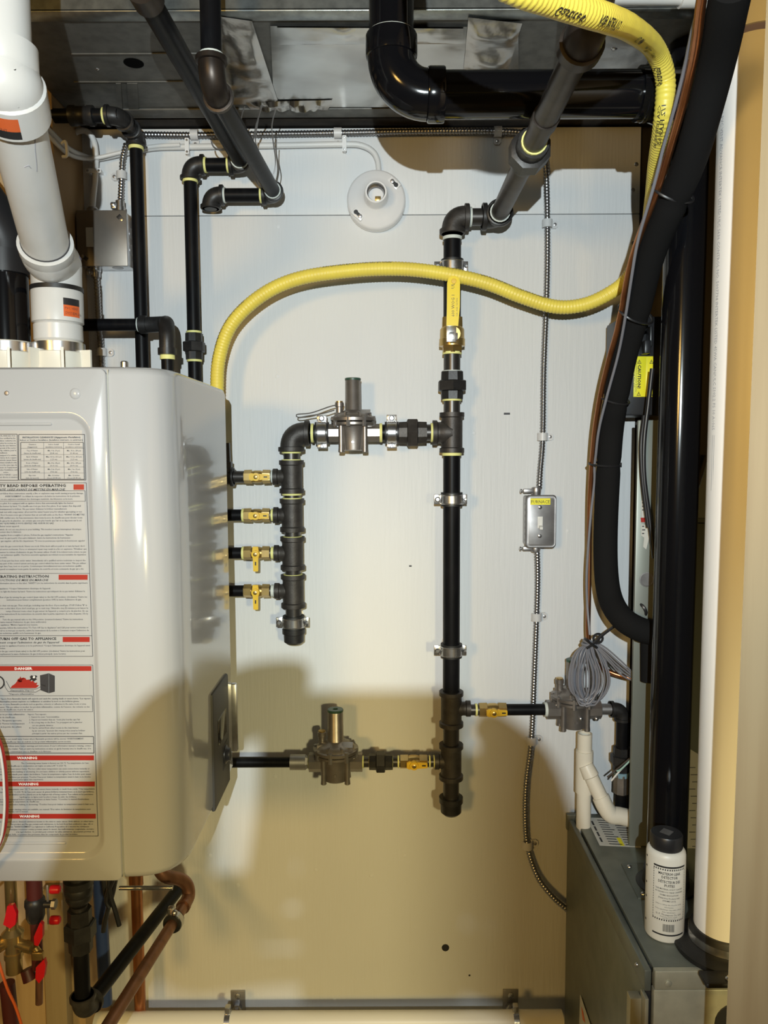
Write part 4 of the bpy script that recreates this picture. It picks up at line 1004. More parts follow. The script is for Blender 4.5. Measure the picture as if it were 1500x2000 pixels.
body = [
 (963, 163, 'WARNING: If you do not follow these instructions exactly, a fire or explosion may result causing property damage,'), (968.7, 156, "AVERTISSEMENT. Le défaut de respecter à la lettre les instructions de la présente"), (974.3, 142, "notice peut causer un incendie ou une explosion entraînant des dommages matériels, des blessures ou la mort."),
 (982.3, 144, 'A. This appliance does not have a pilot. It is equipped with an ignition device that automatically lights the burner.'), (988, 158, "Do not try to light the burner by hand. *Ce chauffe-eau n'est pas doté d'un pilote. Il est équipé d'un dispositif"), (993.7, 131, "d'allumage qui allume automatiquement le brûleur. Ne pas tenter d'allumer le brûleur manuellement."),
 (999.3, 160, 'B. BEFORE OPERATING leak test with soapy water, all around the water heater area for whether gas leaking or not'), (1005, 165, 'next to the floor because some gas is heavier than air and will settle on the floor. *AVANT DE METTRE'), (1010.8, 161, "EN MARCHE, vérifier avec de l'eau savonneuse dans toute la zone du chauffe-eau pour déceler toute"), (1016.4, 160, "fuite de gaz près du plancher, car certains gaz sont plus lourds que l'air et se déposent sur le sol."),
 (1021.8, 105, 'WHAT TO DO IF YOU SMELL GAS *QUE FAIRE SI VOUS SENTEZ UNE ODEUR DE GAZ'), (1027.6, 38, "Do not try to light any appliance. *N'allumer aucun appareil."), (1033.3, 159, 'Do not touch any electric switch; do not use any phone in your building. *Ne toucher à aucun interrupteur électrique;'), (1038.8, 42, "ne pas utiliser de téléphone se trouvant dans le bâtiment."), (1044.5, 143, "Immediately call your gas supplier from a neighbor's phone. Follow the gas supplier's instructions. *Appeler"), (1050.2, 138, "immédiatement le fournisseur de gaz à partir d'un autre bâtiment. Suivre les instructions du fournisseur."), (1055.8, 166, 'If you cannot reach your gas supplier, call the fire department. *Si vous ne pouvez pas rejoindre le fournisseur, appeler'),
 (1066.2, 166, "C. Use only your hand to push in or turn the gas control knob. Never use tools. If the knob will not push in or turn by hand, don't"), (1072, 169, "try to repair it; call a qualified service technician. Force or attempted repair may result in a fire or explosion. *N'utiliser que"), (1077.7, 168, "la main pour tourner le robinet d'admission du gaz. Ne jamais utiliser d'outil. Si le robinet reste coincé, ne pas"), (1083, 168, "le réparer; appeler un technicien qualifié. Une force excessive appliquée au robinet ou une tentative de réparation"), (1088.6, 14, "peut causer une explosion ou un incendie."), (1094.2, 167, 'D. Do not use this appliance if any part has been under water. Immediately call a qualified service technician to inspect the'), (1099.8, 168, 'appliance and to replace any part of the control system and any gas control which has been under water. *Ne pas utiliser'), (1105.2, 159, "cet appareil s'il a été plongé dans l'eau, tout ou en partie. Communiquer immédiatement avec un technicien qualifié"), (1110.8, 163, "pour inspecter l'appareil et remplacer toute partie du système de contrôle et toute commande du gaz qui a été"),
 (1138.3, 171, "STOP! Read the safety information above on this label. *ARRÊT! Lire les instructions de sécurité dans la partie supérieure"), (1149, 99, "Turn off all electric power to the appliance. *Couper l'alimentation électrique de l'appareil."), (1154.6, 166, "Do not attempt to light the burner by hand. *Suivre les instructions qui indiquent de ne pas tenter d'allumer le"), (1165.6, 170, 'Stop any flow of gas by turning the gas control (main valve) to the full OFF position. (clockwise) *Suivre les'), (1170.8, 159, "instructions pour fermer complètement (position OFF) la vanne d'admission du gaz."), (1181.8, 170, 'Wait five (5) minutes to clear out any gas. Then smell gas, including near the floor. If you smell gas, STOP! Follow "B" in'), (1187.4, 172, 'the safety information above on this label. If you don\'t smell gas, go to next step. *Attendre cinq (5) minutes pour laisser le'), (1193, 172, "temps d'évacuer toute odeur de gaz autour de l'appareil, y compris près du plancher. En cas"), (1198.4, 172, "d'odeur, suivre les instructions B des instructions de sécurité dans la partie supérieure de cette étiquette. S'il n'y"), (1203.8, 9, "a pas d'odeur de gaz, passer aux étapes suivantes."), (1209.2, 162, 'Turn the gas manual valve to the ON position. (counterclockwise) *Suivre les instructions'), (1214.6, 90, "pour ouvrir la vanne manuel d'admission de gaz. (sens antihoraire)"), (1220, 74, "Turn on all electric power to the appliance. *Mettre l'appareil sous tension."), (1225.4, 173, 'If the appliance will not operate, follow the instructions "To Turn Off Gas to Appliance" and Call your service technician or'), (1230.8, 173.5, "gas supplier. *Si l'appareil ne se met pas en marche, suivre les instructions de la section « Comment couper l'admission de"), (1236.2, 80, "gaz » et appeler un technicien qualifié ou le fournisseur de gaz."),
 (1260.4, 176, "Turn off all electric power to appliance if service is to be performed. *Couper l'alimentation électrique de l'appareil avant"), (1266, 11, "de faire l'entretien."), (1271.2, 166, 'Turn the gas control (main valve) to the full OFF position. (clockwise) *Suivre les instructions pour'), (1276.8, 128.5, "fermer complètement la vanne d'admission du gaz (robinet principal). (sens horaire)"),
 (1364, 177, 'Vapors from flammable liquids will explode and catch fire causing death or severe burns. *Les vapeurs'), (1369.4, 155, "de liquides inflammables peuvent exploser ou s'enflammer et entraîner la mort ou des brûlures graves."), (1374.6, 168, 'Do not use or store flammable products such as gasoline, solvents or adhesives in the same room or area'), (1380.2, 175, "near the water heater. *Ne pas utiliser ni stocker des produits inflammables, comme de l'essence, des solvants ou des"), (1385.6, 65, "adhésifs dans la pièce du chauffe-eau, ni près de celui-ci."),
 (1395, 48, 'Keep flammable products: *Garder les produits inflammables'), (1400.8, 30, '1. Far away from heater. *loin du chauffe-eau.'), (1407, 43, '2. In approved containers. *Récipients approuvés.'), (1413, 48, '3. Tightly closed. *Fermés hermétiquement'), (1419.4, 42, "4. Out of children's reach. *Hors de la portée des enfants"),
 (1442.6, 164, '*WARNING: Do not install water heater where flammable products will be stored. *AVERTISSEMENT.'), (1448.2, 139, "Ne pas installer le chauffe-eau dans un endroit où des produits inflammables seront stockés."), (1456.2, 178, "Read and follow water heater warnings and instructions. If user's information manual is missing, contact"), (1461.8, 178, "the retailer. *Lire et suivre les instructions et mises en garde fournies avec le chauffe-eau. Si le"), (1467.4, 100, "manuel est manquant, communiquer avec le détaillant ou le fabricant."),
 (1490, 173, "The Condensing water heater is factory set 120 °F. *La température de l'eau"), (1495.4, 130, "du chauffe-eau à condensation est réglée en usine à 49 °C (120 °F)."), (1501, 175, 'Water temperature over this can cause severe burns. The hot outlet water temperature can cause severe burns instantly or'), (1506.4, 175, 'death from scalds. Test the water before bathing or showering. Do not leave children or elderly person without supervision.'), (1511.6, 178, "*La température de l'eau chaude peut causer des brûlures. Tester la température réglée; l'eau du boiler peut causer"), (1517, 177, "des brûlures par pression. Toucher l'eau pour évaluer sa température avant le bain ou la douche"), (1522.2, 85, "des enfants ou personnes âgées sans supervision."),
 (1540.6, 185, 'Water temperature over 125 °F can cause severe burns instantly or death from scalds. *Une température'), (1546, 184, "supérieure à 52 °C (125 °F) de l'eau peut causer de graves brûlures instantanément ou la mort par brûlures."), (1551, 182, 'Children, disabled and the elderly are at the highest risk of being scalded. *Les enfants et les personnes'), (1556, 150, "handicapées ou âgées sont les plus à risque de subir des brûlures."), (1560.6, 174, "See instruction manual before setting temperature at water heater. *Consulter le manuel d'instructions"), (1565.4, 77, "avant de régler la température du chauffe-eau."), (1570.4, 183, "Feel water temperature before bathing or showering. *Toucher l'eau pour évaluer sa température avant le bain ou la"), (1575.4, 20, 'douche.'), (1580.2, 177, 'Temperature limiting valves are available, see manual. *Des valves de limitation de température sont'), (1584.8, 55, 'offertes, voir le manuel.'),
 (1604, 183, 'This product can expose you to chemical substances known to the state to cause cancer, birth defects, or other harm.'), (1609, 182, 'This product and flue gas contain such substances, to be held from fuel combustion (gas, oil) or'), (1614, 174, "materials. *AVERTISSEMENT! Le règlement « California Proposition 65 » énonce les substances"), (1619, 183, "chimiques reconnues comme pouvant causer le cancer, des malformations congénitales, ou nuire"), (1624, 184, "à la reproduction. Ce produit peut contenir de telles substances, qui peuvent provenir de"), (1629, 152, "la combustion du gaz, huile, ou peuvent être présentes dans les composants du produit lui-même.")]
for y, xr_, s in body: B.append(tline(s, xr_, y, 4.35, .014 if y in (1021.8, 1364, 1369.4) else 0))
for y, x, s in ((1395, 54, 'Vapors: *Les vapeurs'), (1400.2, 57, '1. Cannot be seen. *sont invisibles.'), (1405.6, 57, "2. Vapors are heavier than air. *sont plus lourdes que l'air"), (1411, 57, '3. Go a long way on the floor. *se propagent sur le plancher'), (1416.6, 63, 'sur une grande distance'), (1421.6, 57, '4. Can be carried from other rooms to the main burner'), (1427, 63, 'by air currents. *peuvent être transportées jusqu\'au brûleur'), (1432.4, 63, "principal à partir des autres pièces par des courants d'air.")):
    B.append(tline(s, x, y, 4.35, 0, 0, 'l'))
B += [tline('Flammable Vapors', 21, 1348.4, 4.2, .01, 0, 'l', 46), tline('*Vapeurs inflammables', 17, 1355.4, 4.2, .01, 0, 'l', 50)]
flat('fine_print', sheets, 'ink_soft', *B, kind='stuff')
# danger pictogram
pg = part('pictogram_frame', sheets, 'ink', ring_(on(-5, 1333, .0008), Y, 13*u1, 1.4*u1, 28, 4, 0, 2*pi, .1))
def pp(pts, o=.0008): return poly_([on(x, y, o) for x, y in pts])
flat('pictogram_flame', sheets, 'red', pp([(20, 1344), (24, 1339), (29, 1336), (33, 1331), (35, 1326), (38, 1325), (40, 1321), (42, 1326), (46, 1324), (49, 1324), (52, 1328), (56, 1327), (61, 1331), (64, 1329), (68, 1334), (73, 1333), (71, 1338), (76, 1338), (74, 1341), (70, 1344)]), pp([(35, 1333), (34, 1329), (37, 1326), (46, 1323), (48, 1326), (42, 1332)]))
flat('pictogram_heater', sheets, 'ink_soft', pp([(78, 1319), (95, 1315), (95, 1354), (79, 1348)]), pp([(95.5, 1315), (107, 1320), (107, 1351), (95.5, 1354)], .0007))
flat('pictogram_figure', sheets, 'ink', pp([(58, 1322), (61, 1319), (65, 1320), (70, 1319), (73, 1321), (70, 1324), (72, 1327), (66, 1331), (62, 1328), (60, 1330), (57, 1328), (60, 1325)]), pp([(78, 1336), (88, 1338), (90, 1341), (85, 1340)], .0009),
     *[line_(*k) for k in ((7, 1326, 10, 1342, 1), (10, 1342, 16, 1351, 1), (16, 1351, 70, 1352, 1), (70, 1352, 84, 1344, 1), (12, 1330, 20, 1345, 1), (20, 1345, 70, 1346, 1), (70, 1346, 80, 1341, 1))])
flat('pictogram_figure', sheets, 'white_ink', pp([(64.5, 1321), (67.5, 1320), (69, 1322.5), (67, 1325), (64, 1324)], .001))
# control panel on the right side
def sx(px, py): return WX(px, py, xr + .0015)
a1, a2_ = sx(413, 1362), sx(438, 1318)
y_f, y_r = a1.y, sx(446, 1450).y
zc1, zc0 = zt - .512, zb + .003
pan = part('control_panel', wh, 'grey_panel', boxpp_(V((xr - .004, y_f, zc1)), V((xr + .004, y_f + .125, zc0)), .004))
part('display', pan, 'glass_black', boxpp_(V((xr + .003, y_f + .03, zc1 - .055)), V((xr + .0046, y_f + .10, zc1 - .10)), .001))
part('knob', pan, 'black_plastic', lathe_(V((xr + .003, y_f + .085, zc1 - .135)), X, [(0, .017), (.003, .0165), (.006, .012), (.010, .0105), (.011, .0001)], 24))
part('dial_frame', pan, 'ink', lathe_(V((xr + .0035, y_f + .085, zc1 - .135)), X, [(0, .030), (.001, .030), (.0012, .027), (.0012, .0001)], 4, pi/4))
part('rear_flange', wh, 'zinc', boxpp_(V((xr - .02, yr, zb + .04)), V((xr + .010, yr + .012, zb + .17)), .003))
part('wall_bracket', wh, 'zinc', boxpp_(V((xl + .02, yr, zt - .12)), V((xl + .10, -.15, zt - .18)), .002), boxpp_(V((xr - .10, yr, zt - .12)), V((xr - .06, -.002, zt - .18)), .002), boxpp_(V((xr - .14, yr, zb + .08)), V((xr - .10, -.002, zb + .16)), .002))
# threaded nub and screws on the top
part('top_screw', wh, 'zinc', lathe_(W(243, 713, .42), Z, [(-.01, .006), (.004, .006), (.006, .004), (.006, .0001)], 10), cyl_(W(236, 709, .42), W(244, 709, .42), .002, 8))
# vent collars
vA = W(15, 700, .36); vA.z = zt; vB = W(116, 700, .36); vB.z = zt
vcol = []
for nm, p, R0 in (('intake_collar', vA, .040), ('exhaust_collar', vB, .035)):
    pr = [(-.002, R0*1.35), (.012, R0*1.30), (.020, R0*1.18), (.042, R0*1.16), (.044, R0*1.1), (.058, R0*1.08), (.060, R0*1.02)]
    q = part(nm, wh, 'cream', lathe_(p, Z, pr, 32), *[box_(p + V((R0*1.22*cos(a), R0*1.22*sin(a), .022)), (.030, .004, .048), 0, Matrix.Rotation(a, 3, 'Z')) for a in (-.25, -1.1, -2.0, -2.9, 1.0, 2.2)])
    part('clamp_band', q, 'zinc', band_(p + Z*.050, Z, R0*1.09, R0*1.12, .016, 36))
    vcol.append(p)

# ------------------------------------------------------------------ vent pipes rising from the heater
pv0 = V((vB.x, vB.y, zt + .060))
rV = .0335
v1 = thing('vent_pipe', 'large white plastic vent pipe leaning up from the heater past a jointed elbow', 'pipe', pv0)
k0 = pv0 + Z*.02; kb = W(108, 520, .40)
part('lower_coupling', v1, 'pvc', lathe_(pv0 + Z*.000, Z, [(0, rV*1.0), (.003, rV*1.10), (.026, rV*1.10), (.028, rV*1.02), (.030, rV*1.16), (.078, rV*1.16), (.080, rV*1.13), (.112, rV*1.13), (.114, rV)], 36))
part('rubber_ring', v1, 'rubber', band_(pv0 + Z*.082, Z, rV*1.1, rV*1.185, .007, 36))
top_l = pv0 + Z*.112
PA = W(92, 490, .42); PB = W(25, 208, .66)
lean = (PB - PA).normalized()
part('lower_elbow', v1, 'pvc', tube_(smooth([top_l - Z*.004, top_l + Z*.012, PA - lean*.012, PA + lean*.014], 6), rV*1.13, 32), lathe_(PA - lean*.002, lean, [(0, rV*1.13), (.004, rV*1.18), (.020, rV*1.18), (.021, rV)], 36))
part('pipe', v1, 'pvc', cyl_(PA, PB, rV*1.0, 36))
PC = PB + lean*.032; PD = V((PC.x - .004, PC.y - .006, PC.z + .010))
part('upper_elbow', v1, 'pvc', lathe_(PB - lean*.012, lean, [(0, rV), (0, rV*1.22), (.040, rV*1.22), (.043, rV*1.10)], 36),
     tube_(smooth([PB + lean*.02, PC, PD - Z*.008, PD + Z*.008], 6), rV*1.12, 32), lathe_(PD, Z, [(0, rV*1.12), (.004, rV*1.2), (.028, rV*1.2), (.029, rV)], 36))
part('pipe', v1, 'pvc', cyl_(PD + Z*.02, V((PD.x, PD.y, 2.60)), rV*1.0, 36))
part('primer_ring', v1, 'purple', band_(PD + Z*.0295, Z, rV*1.0, rV*1.03, .002, 36), band_(top_l + Z*.02, Z, rV*1.1, rV*1.135, .002, 36))
part('shadow_joint', v1, 'ink_soft', band_(PA + lean*.021, lean, rV*1.0, rV*1.03, .0016, 36))
# orange stickers wrapped on the couplings
def wrap_(p, ax, r, a0, a1, h0, h1, n=8):
    """label patch wrapped on a cylinder; angle 0 faces the camera"""
    c = (CAM - p); c = (c - ax*c.dot(ax)).normalized(); w = ax.cross(c)
    def f(a, h): return p + ax*h + (c*cos(a) + w*sin(a))*r
    def op(bm):
        for k in range(n):
            b0, b1 = a0 + (a1 - a0)*k/n, a0 + (a1 - a0)*(k + 1)/n
            bm.faces.new([bm.verts.new(q) for q in (f(b0, h0), f(b1, h0), f(b1, h1), f(b0, h1))])
    return op, f
for p, ax, r, a0, a1, h0, h1 in ((pv0, Z, rV*1.163, .22, .95, .036, .064), (PB - lean*.012, lean, rV*1.223, -.9, .05, .004, .034)):
    o1, f1 = wrap_(p, ax, r, a0, a1, h0, h1); o2, f2 = wrap_(p, ax, r*1.003, a0, a1, h0 + (h1 - h0)*(.62 if p is pv0 else 0), h1 if p is pv0 else h0 + (h1 - h0)*.38)
    st = flat('sticker', v1, 'orange', o1, label='orange and black sticker')
    flat('sticker_band', st, 'ink', o2)
    flat('sticker_lettering', st, 'ink_soft', text_('SYSTEM 636', lambda u, v, f=f1, a0=a0, r=r, h0=h0: f(a0 + .06 + u/r, h0 + .003 + v), .006), text_('PVC VENT', lambda u, v, f=f1, a0=a0, r=r, h0=h0: f(a0 + .06 + u/r, h0 + .011 + v), .005))
fV = wrap_(PA, lean, rV*1.004, 0, 1, 0, 1)[1]
part('scuff', v1, 'ink_faint', tube_(smooth([fV(.3, .20), fV(.35, .21), fV(.42, .235), fV(.5, .25)], 4), .0006, 5), tube_(smooth([fV(-.1, .21), fV(.05, .213), fV(.12, .208)], 4), .0006, 5))
v2 = thing('vent_pipe', 'black plastic intake pipe with an angled elbow at the left edge above the heater', 'pipe', vA)
rW = .0355
wz = V((vA.x, vA.y, zt + .06))
part('pipe', v2, 'abs', cyl_(wz - Z*.01, wz + Z*.15, rW, 32))
part('elbow', v2, 'black_plastic', lathe_(wz + Z*.105, Z, [(0, rW), (0, rW*1.14), (.035, rW*1.14), (.037, rW)], 32), tube_(smooth([wz + Z*.13, wz + Z*.16, wz + V((-.022, -.012, .205)), wz + V((-.058, -.030, .26))], 6), rW*1.13, 28),
     lathe_(wz + V((-.034, -.018, .225)), V((-.55, -.28, .83)), [(0, rW*1.13), (.002, rW*1.2), (.05, rW*1.2), (.051, rW)], 32))
part('pipe', v2, 'black_plastic', cyl_(wz + V((-.058, -.030, .26)), wz + V((-.32, -.16, .66)), rW, 28))
# loose red and white sensor wire in front of the heater
lw = thing('loose_wire', 'thin red wire with white strand hanging loose in front of the heater labels', 'wire', W(8, 1550, .60))
part('red_strand', lw, 'red', tube_(resample(smooth([W(-260, 1240, .66), W(-150, 1290, .64), W(-50, 1365, .61), W(-6, 1435, .60), W(8, 1480, .60), (W(13, 1535, .60)), W(14, 1580, .60), W(8, 1625, .60), W(-12, 1670, .60), W(-60, 1740, .58), W(-120, 1800, .50)], 8), .004), .0021, 8))
part('white_strand', lw, 'wire_white', tube_(resample(smooth([W(-264, 1246, .665), W(-155, 1297, .645), W(-55, 1372, .615), W(-9, 1441, .605), W(4, 1490, .605), W(8, 1545, .605), W(8, 1590, .605), W(1, 1640, .605), W(-20, 1680, .605), W(-66, 1746, .585), W(-126, 1806, .505)], 8), .004), .0016, 8))
# ------------------------------------------------------------------ furnace cabinet
pn = W(1262, 1893, .522); zF = pn.z; xF = pn.x; yFn = pn.y; yFr = -.035
xF1 = xF + .58
fu = thing('furnace', 'grey-green steel furnace cabinet at lower right carrying pipes and the bottle', 'furnace', V((xF + .29, (yFn + yFr)/2, 0)))
part('left_panel', fu, 'furnace', boxpp_(V((xF, yFr, .0)), V((xF + .003, yFn + .012, zF - .012)), .001))
part('top_panel', fu, 'furnace', boxpp_(V((xF + .012, yFr, zF - .012)), V((xF1, yFn + .004, zF)), .002))
part('side_rail', fu, 'furnace', boxpp_(V((xF - .0015, yFr - .02, zF - .036)), V((xF + .009, yFn + .002, zF - .003)), .002))
part('rear_lip', fu, 'furnace', boxpp_(V((xF - .004, yFr - .012, zF - .03)), V((xF + .03, yFr, zF + .004)), .002))
part('corner_post', fu, 'furnace_front', boxpp_(V((xF - .001, yFn + .020, .0)), V((xF + .0045, yFn - .002, zF - .045)), .001), boxpp_(V((xF - .018, yFn + .03, 0)), V((xF - .001, yFn + .012, zF - .055)), .001))
part('gap', fu, 'ink', boxpp_(V((xF + .0045, yFn + .012, .0)), V((xF + .012, yFn + .016, zF - .004))))
part('front_rail', fu, 'furnace_front', boxpp_(V((xF + .012, yFn + .012, zF - .030)), V((xF1, yFn - .004, zF - .0005)), .002))
part('front_panel', fu, 'furnace_front', boxpp_(V((xF + .012, yFn + .012, .0)), V((xF1, yFn - .001, zF - .032)), .002))
part('opening', fu, 'ink', lathe_(W(1436, 1998, -yFn + .001), -Y, [(0, .031), (.0012, .030), (.0013, .0001)], 24))
for (px, py) in ((1305, 1921), (1402, 1924)): part('screw', fu, 'furnace_front', lathe_(W(px, py, -yFn + .004), -Y, [(0, .0052), (.0015, .005), (.0025, .003), (.0025, .0001)], 12))
part('screw', fu, 'zinc', ball_(WX(1244, 1884, xF - .002), .0035, (1, 1, 1), 8))
part('mounting_bracket', fu, 'furnace', prism_([WZ(x, y, zF) for x, y in ((1213, 1689), (1262, 1687), (1300, 1757), (1246, 1756))], Z*.0025))
for (px, py) in ((1229, 1692), (1256, 1745)): part('screw', fu, 'zinc', ball_(WZ(px, py, zF + .0035), .0045, (1, 1, .6), 8))
lb = part('rating_label', fu, 'sticker', prism_([WZ(x, y, zF) for x, y in ((1145, 1597), (1232, 1600), (1252, 1655), (1171, 1651))], Z*.0006), label='faded printed label on the furnace top')
q0, q1, q3 = [WZ(x, y, zF + .0009) for x, y in ((1171, 1651), (1252, 1655), (1145, 1597))]
eu, ev = (q1 - q0), (q3 - q0)
def lbf(u, v): return q0 + eu*u + ev*v
flat('lettering', lb, 'ink_soft', *[rect_(lbf, .26, .06 + i*.085, .50 if i % 3 else .58, .085 + i*.085) for i in range(11)], *[rect_(lbf, .66, .06 + i*.085, .96 if i % 2 else .90, .085 + i*.085) for i in range(11)], *[rect_(lbf, .08, .12 + i*.2, .13, .28 + i*.2) for i in range(4)])
flat('yellow_band', lb, 'caution', rect_(lbf, .52, .02, .62, .30))
wl_ = part('warning_label', fu, 'sticker', prism_([WX(x, y, xF - .0022) for x, y in ((1133, 1942), (1156, 2010), (1150, 2040), (1131, 2010))], X*.0005), label='narrow warning label on the left side')
flat('lettering', wl_, 'orange', poly_([WX(x, y, xF - .0026) for x, y in ((1135, 1965), (1139, 1976), (1143, 1998), (1138, 1992))]))

# coil cabinet standing behind on the furnace
dC_ = .17
cx0 = W(1243, 1000, dC_).x
cc = thing('coil_cabinet', 'grey steel coil cabinet with torn stickers behind the black vent riser', 'cabinet', V((cx0 + .2, -.1, zF)))
zc = W(1300, 820, dC_).z; zc2 = W(1360, 1022, dC_).z
part('left_column', cc, 'coil_case', boxpp_(V((cx0, -dC_ + .009, zF + .0006)), V((cx0 + .055, -dC_, zc)), .002))
part('front_panel', cc, 'coil_case_shaded', boxpp_(V((cx0 + .056, -.11, zF + .0006)), V((cx0 + .50, -dC_ + .004, zc2)), .002))
part('top_rail', cc, 'coil_case_shaded', boxpp_(V((cx0 + .056, -.11, zc2 + .001)), V((cx0 + .50, -dC_ - .006, zc2 + .010)), .002))
part('sloped_hood', cc, 'coil_case', prism_([W(1346, 1018, dC_ + .004), W(1400, 1018, dC_ + .004), W(1400, 880, .05), W(1388, 880, .05)], Y*.003))
part('screw', cc, 'ink_soft', lathe_(W(1356, 1040, dC_), -Y, [(0, .005), (.002, .004), (.002, .001)], 8))
part('knockout', cc, 'steel_dull', lathe_(W(1263, 1132, dC_ + .0005), -Y, [(0, .014), (.001, .014), (.0012, .012), (.0006, .0115), (.0006, .0001)], 16))
for pts, m in ((((1252, 978), (1262, 978), (1263, 1012), (1253, 1013)), 'sticker'), (((1251, 1011), (1260, 1011), (1260, 1020), (1252, 1020)), 'red'), (((1252, 1024), (1267, 1026), (1268, 1048), (1262, 1073), (1256, 1068), (1258, 1050), (1252, 1046)), 'sticker')):
    s = part('torn_sticker', cc, m, prism_([W(x, y, dC_ + .0008) for x, y in pts], -Y*.0006))
    if m == 'sticker': flat('lettering', s, 'ink_soft', *[rect_(plane_fn(W(pts[0][0] + 2, pts[0][1] + 5 + 7*i, dC_ + .0016)), 0, 0, .004 + .002*(i % 2), .002) for i in range(3)])
# paper notices on the casing right of the vent riser
nt = thing('paper_notice', 'torn printed notice hanging behind the black vent riser above the furnace', 'label', W(1350, 1580, dC_ + .01))
part('sheet', nt, 'notice', prism_([W(x, y, dC_ + .006) for x, y in ((1335, 1455), (1372, 1478), (1374, 1700), (1350, 1712), (1338, 1690))], -Y*.001))
flat('lettering', nt, 'ink_soft', *[rect_(plane_fn(W(1346 + (i % 3)*3, 1500 + 14*i, dC_ + .0075)), 0, 0, .012 + .004*((i*7) % 3), .0016) for i in range(13)])

# ------------------------------------------------------------------ black vent riser on the furnace
pr = WZ(1300, 1728, zF); rr0 = rad(37.5, pr + Z*.1)
vr = thing('vent_pipe', 'glossy black upright vent pipe standing on the furnace behind the bottle', 'pipe', pr)
part('pipe', vr, 'abs', cyl_(pr, V((pr.x + .004, pr.y - .006, ZD - .003)), rr0, 40))
part('base_flange', vr, 'black_plastic', lathe_(pr, Z, [(0, rr0*1.5), (.004, rr0*1.5), (.006, rr0*1.18), (.03, rr0*1.12), (.031, rr0)], 32))
# ------------------------------------------------------------------ white vent pipe on the furnace with rubber boot
pw_ = WZ(1414, 1852, zF); rw = .0448
vw = thing('vent_pipe', 'large white upright vent pipe with grey print beside the wooden stud', 'pipe', pw_)
part('pipe', vw, 'pvc_matte', cyl_(pw_ + Z*.012, V((pw_.x + .002, pw_.y, 2.60)), rw, 56))
part('rubber_boot', vw, 'rubber', lathe_(pw_, Z, [(0, rw*1.62), (.007, rw*1.62), (.010, rw*1.25), (.014, rw*1.16), (.034, rw*1.13), (.037, rw*1.08), (.037, rw)], 40),
     box_(pw_ + V((-.050, .012, .004)), (.046, .046, .008), .003), box_(pw_ + V((-.02, -.075, .004)), (.09, .03, .008), .003))
part('clamp_band', vw, 'zinc', band_(pw_ + Z*.022, Z, rw*1.13, rw*1.17, .012, 40))
for dx, dy in ((-.066, .018), (-.03, -.082), (.05, -.075)): part('screw', vw, 'zinc', ball_(pw_ + V((dx, dy, .010)), .005, (1, 1, .7), 10))
zcol = W(1440, 70, .485).z
part('coupling', vw, 'pvc_matte', lathe_(V((pw_.x + .002, pw_.y, zcol)), Z, [(0, rw), (0, rw*1.10), (.10, rw*1.10)], 48))
part('primer_ring', vw, 'purple', band_(V((pw_.x + .002, pw_.y, zcol - .004)), Z, rw*1.001, rw*1.012, .009, 48))
fw = wrap_(V((pw_.x + .001, pw_.y, 0)), Z, rw*1.004, 0, 1, 0, 1)[1]
def vprint(s, ztop, size, ang, width=None): return text_(s, lambda u, v: fw(ang + v/rw, ztop - u), size, 'l', width)
zt1 = W(1412, 165, .485).z
flat('lettering', vw, 'ink_faint', vprint('SYSTEM 636 PVC VENT ADVANCE INTERTEK LISTED ULC S636 CONTROL NO. 5007794 INTERTEK LISTED 45WA CAN/ULC S102.2 FS 10 A1065', zt1, .0085, -1.02, zt1 - W(1375, 840, .485).z))
flat('lettering', vw, 'ink_faint', vprint('M 210605 0718 COMM (12°C) Chemcast', W(1372, 1100, .485).z,   .0085, -1.0, W(1372, 1100, .485).z - W(1372, 1275, .485).z))
for a in (-.98, -.90): flat('print_line', vw, 'ink_faint', rect_(lambda u, v: fw(a + u/rw, v), 0, W(1372, 1080, .485).z, .0008, W(1372, 850, .485).z))
for y in (1330, 1560): flat('lettering', vw, 'ink_faint', vprint('IPEX SYSTEM 636 PVC', W(1370, y, .485).z, .008, -1.0))

# ------------------------------------------------------------------ condensate drain
pc0 = W(1141, 1520, .085); vq = lambda y: V((pc0.x, -.085, zz(y, .085, 1141))); rc = rad(14, pc0)
dr = thing('condensate_drain', 'white plastic drain tee with open top and slanting branch behind the furnace', 'pipe', vq(1520))
part('standpipe', dr, 'cream', tube_([vq(1432), vq(1480)], rc, 24, False), tube_([vq(1480), vq(1432)], rc*.84, 24, False), band_(vq(1432), Z, rc*.84, rc, .0006, 24))
part('tee', dr, 'cream', lathe_(vq(1466), -Z, [(0, rc), (0, rc*1.19), ((zz(1466) - zz(1546)), rc*1.19), (zz(1466) - zz(1546), rc)], 24))
part('lower_pipe', dr, 'cream', cyl_(vq(1540), vq(1640), rc, 24))
b0, b1, b2 = W(1149, 1505, .098), W(1188, 1588, .122), W(1238, 1600, .122)
part('branch_socket', dr, 'cream', lathe_(b0, (b1 - b0), [(-.012, rc*1.0), (.006, rc*1.12), (.012, rc*1.14), (.0135, rc)], 24))
part('branch_pipe', dr, 'cream', tube_([b0, b0.lerp(b1, .75)], rc*1.0, 24))
part('elbow', dr, 'cream', tube_(smooth([b0.lerp(b1, .62), b0.lerp(b1, .85), b1 + V((.006, 0, -.003)), b1.lerp(b2, .45), b2], 6), rc*1.17, 24))
part('outlet_pipe', dr, 'cream', cyl_(b2 - X*.004, b2 + X*.03, rc*1.0, 24))

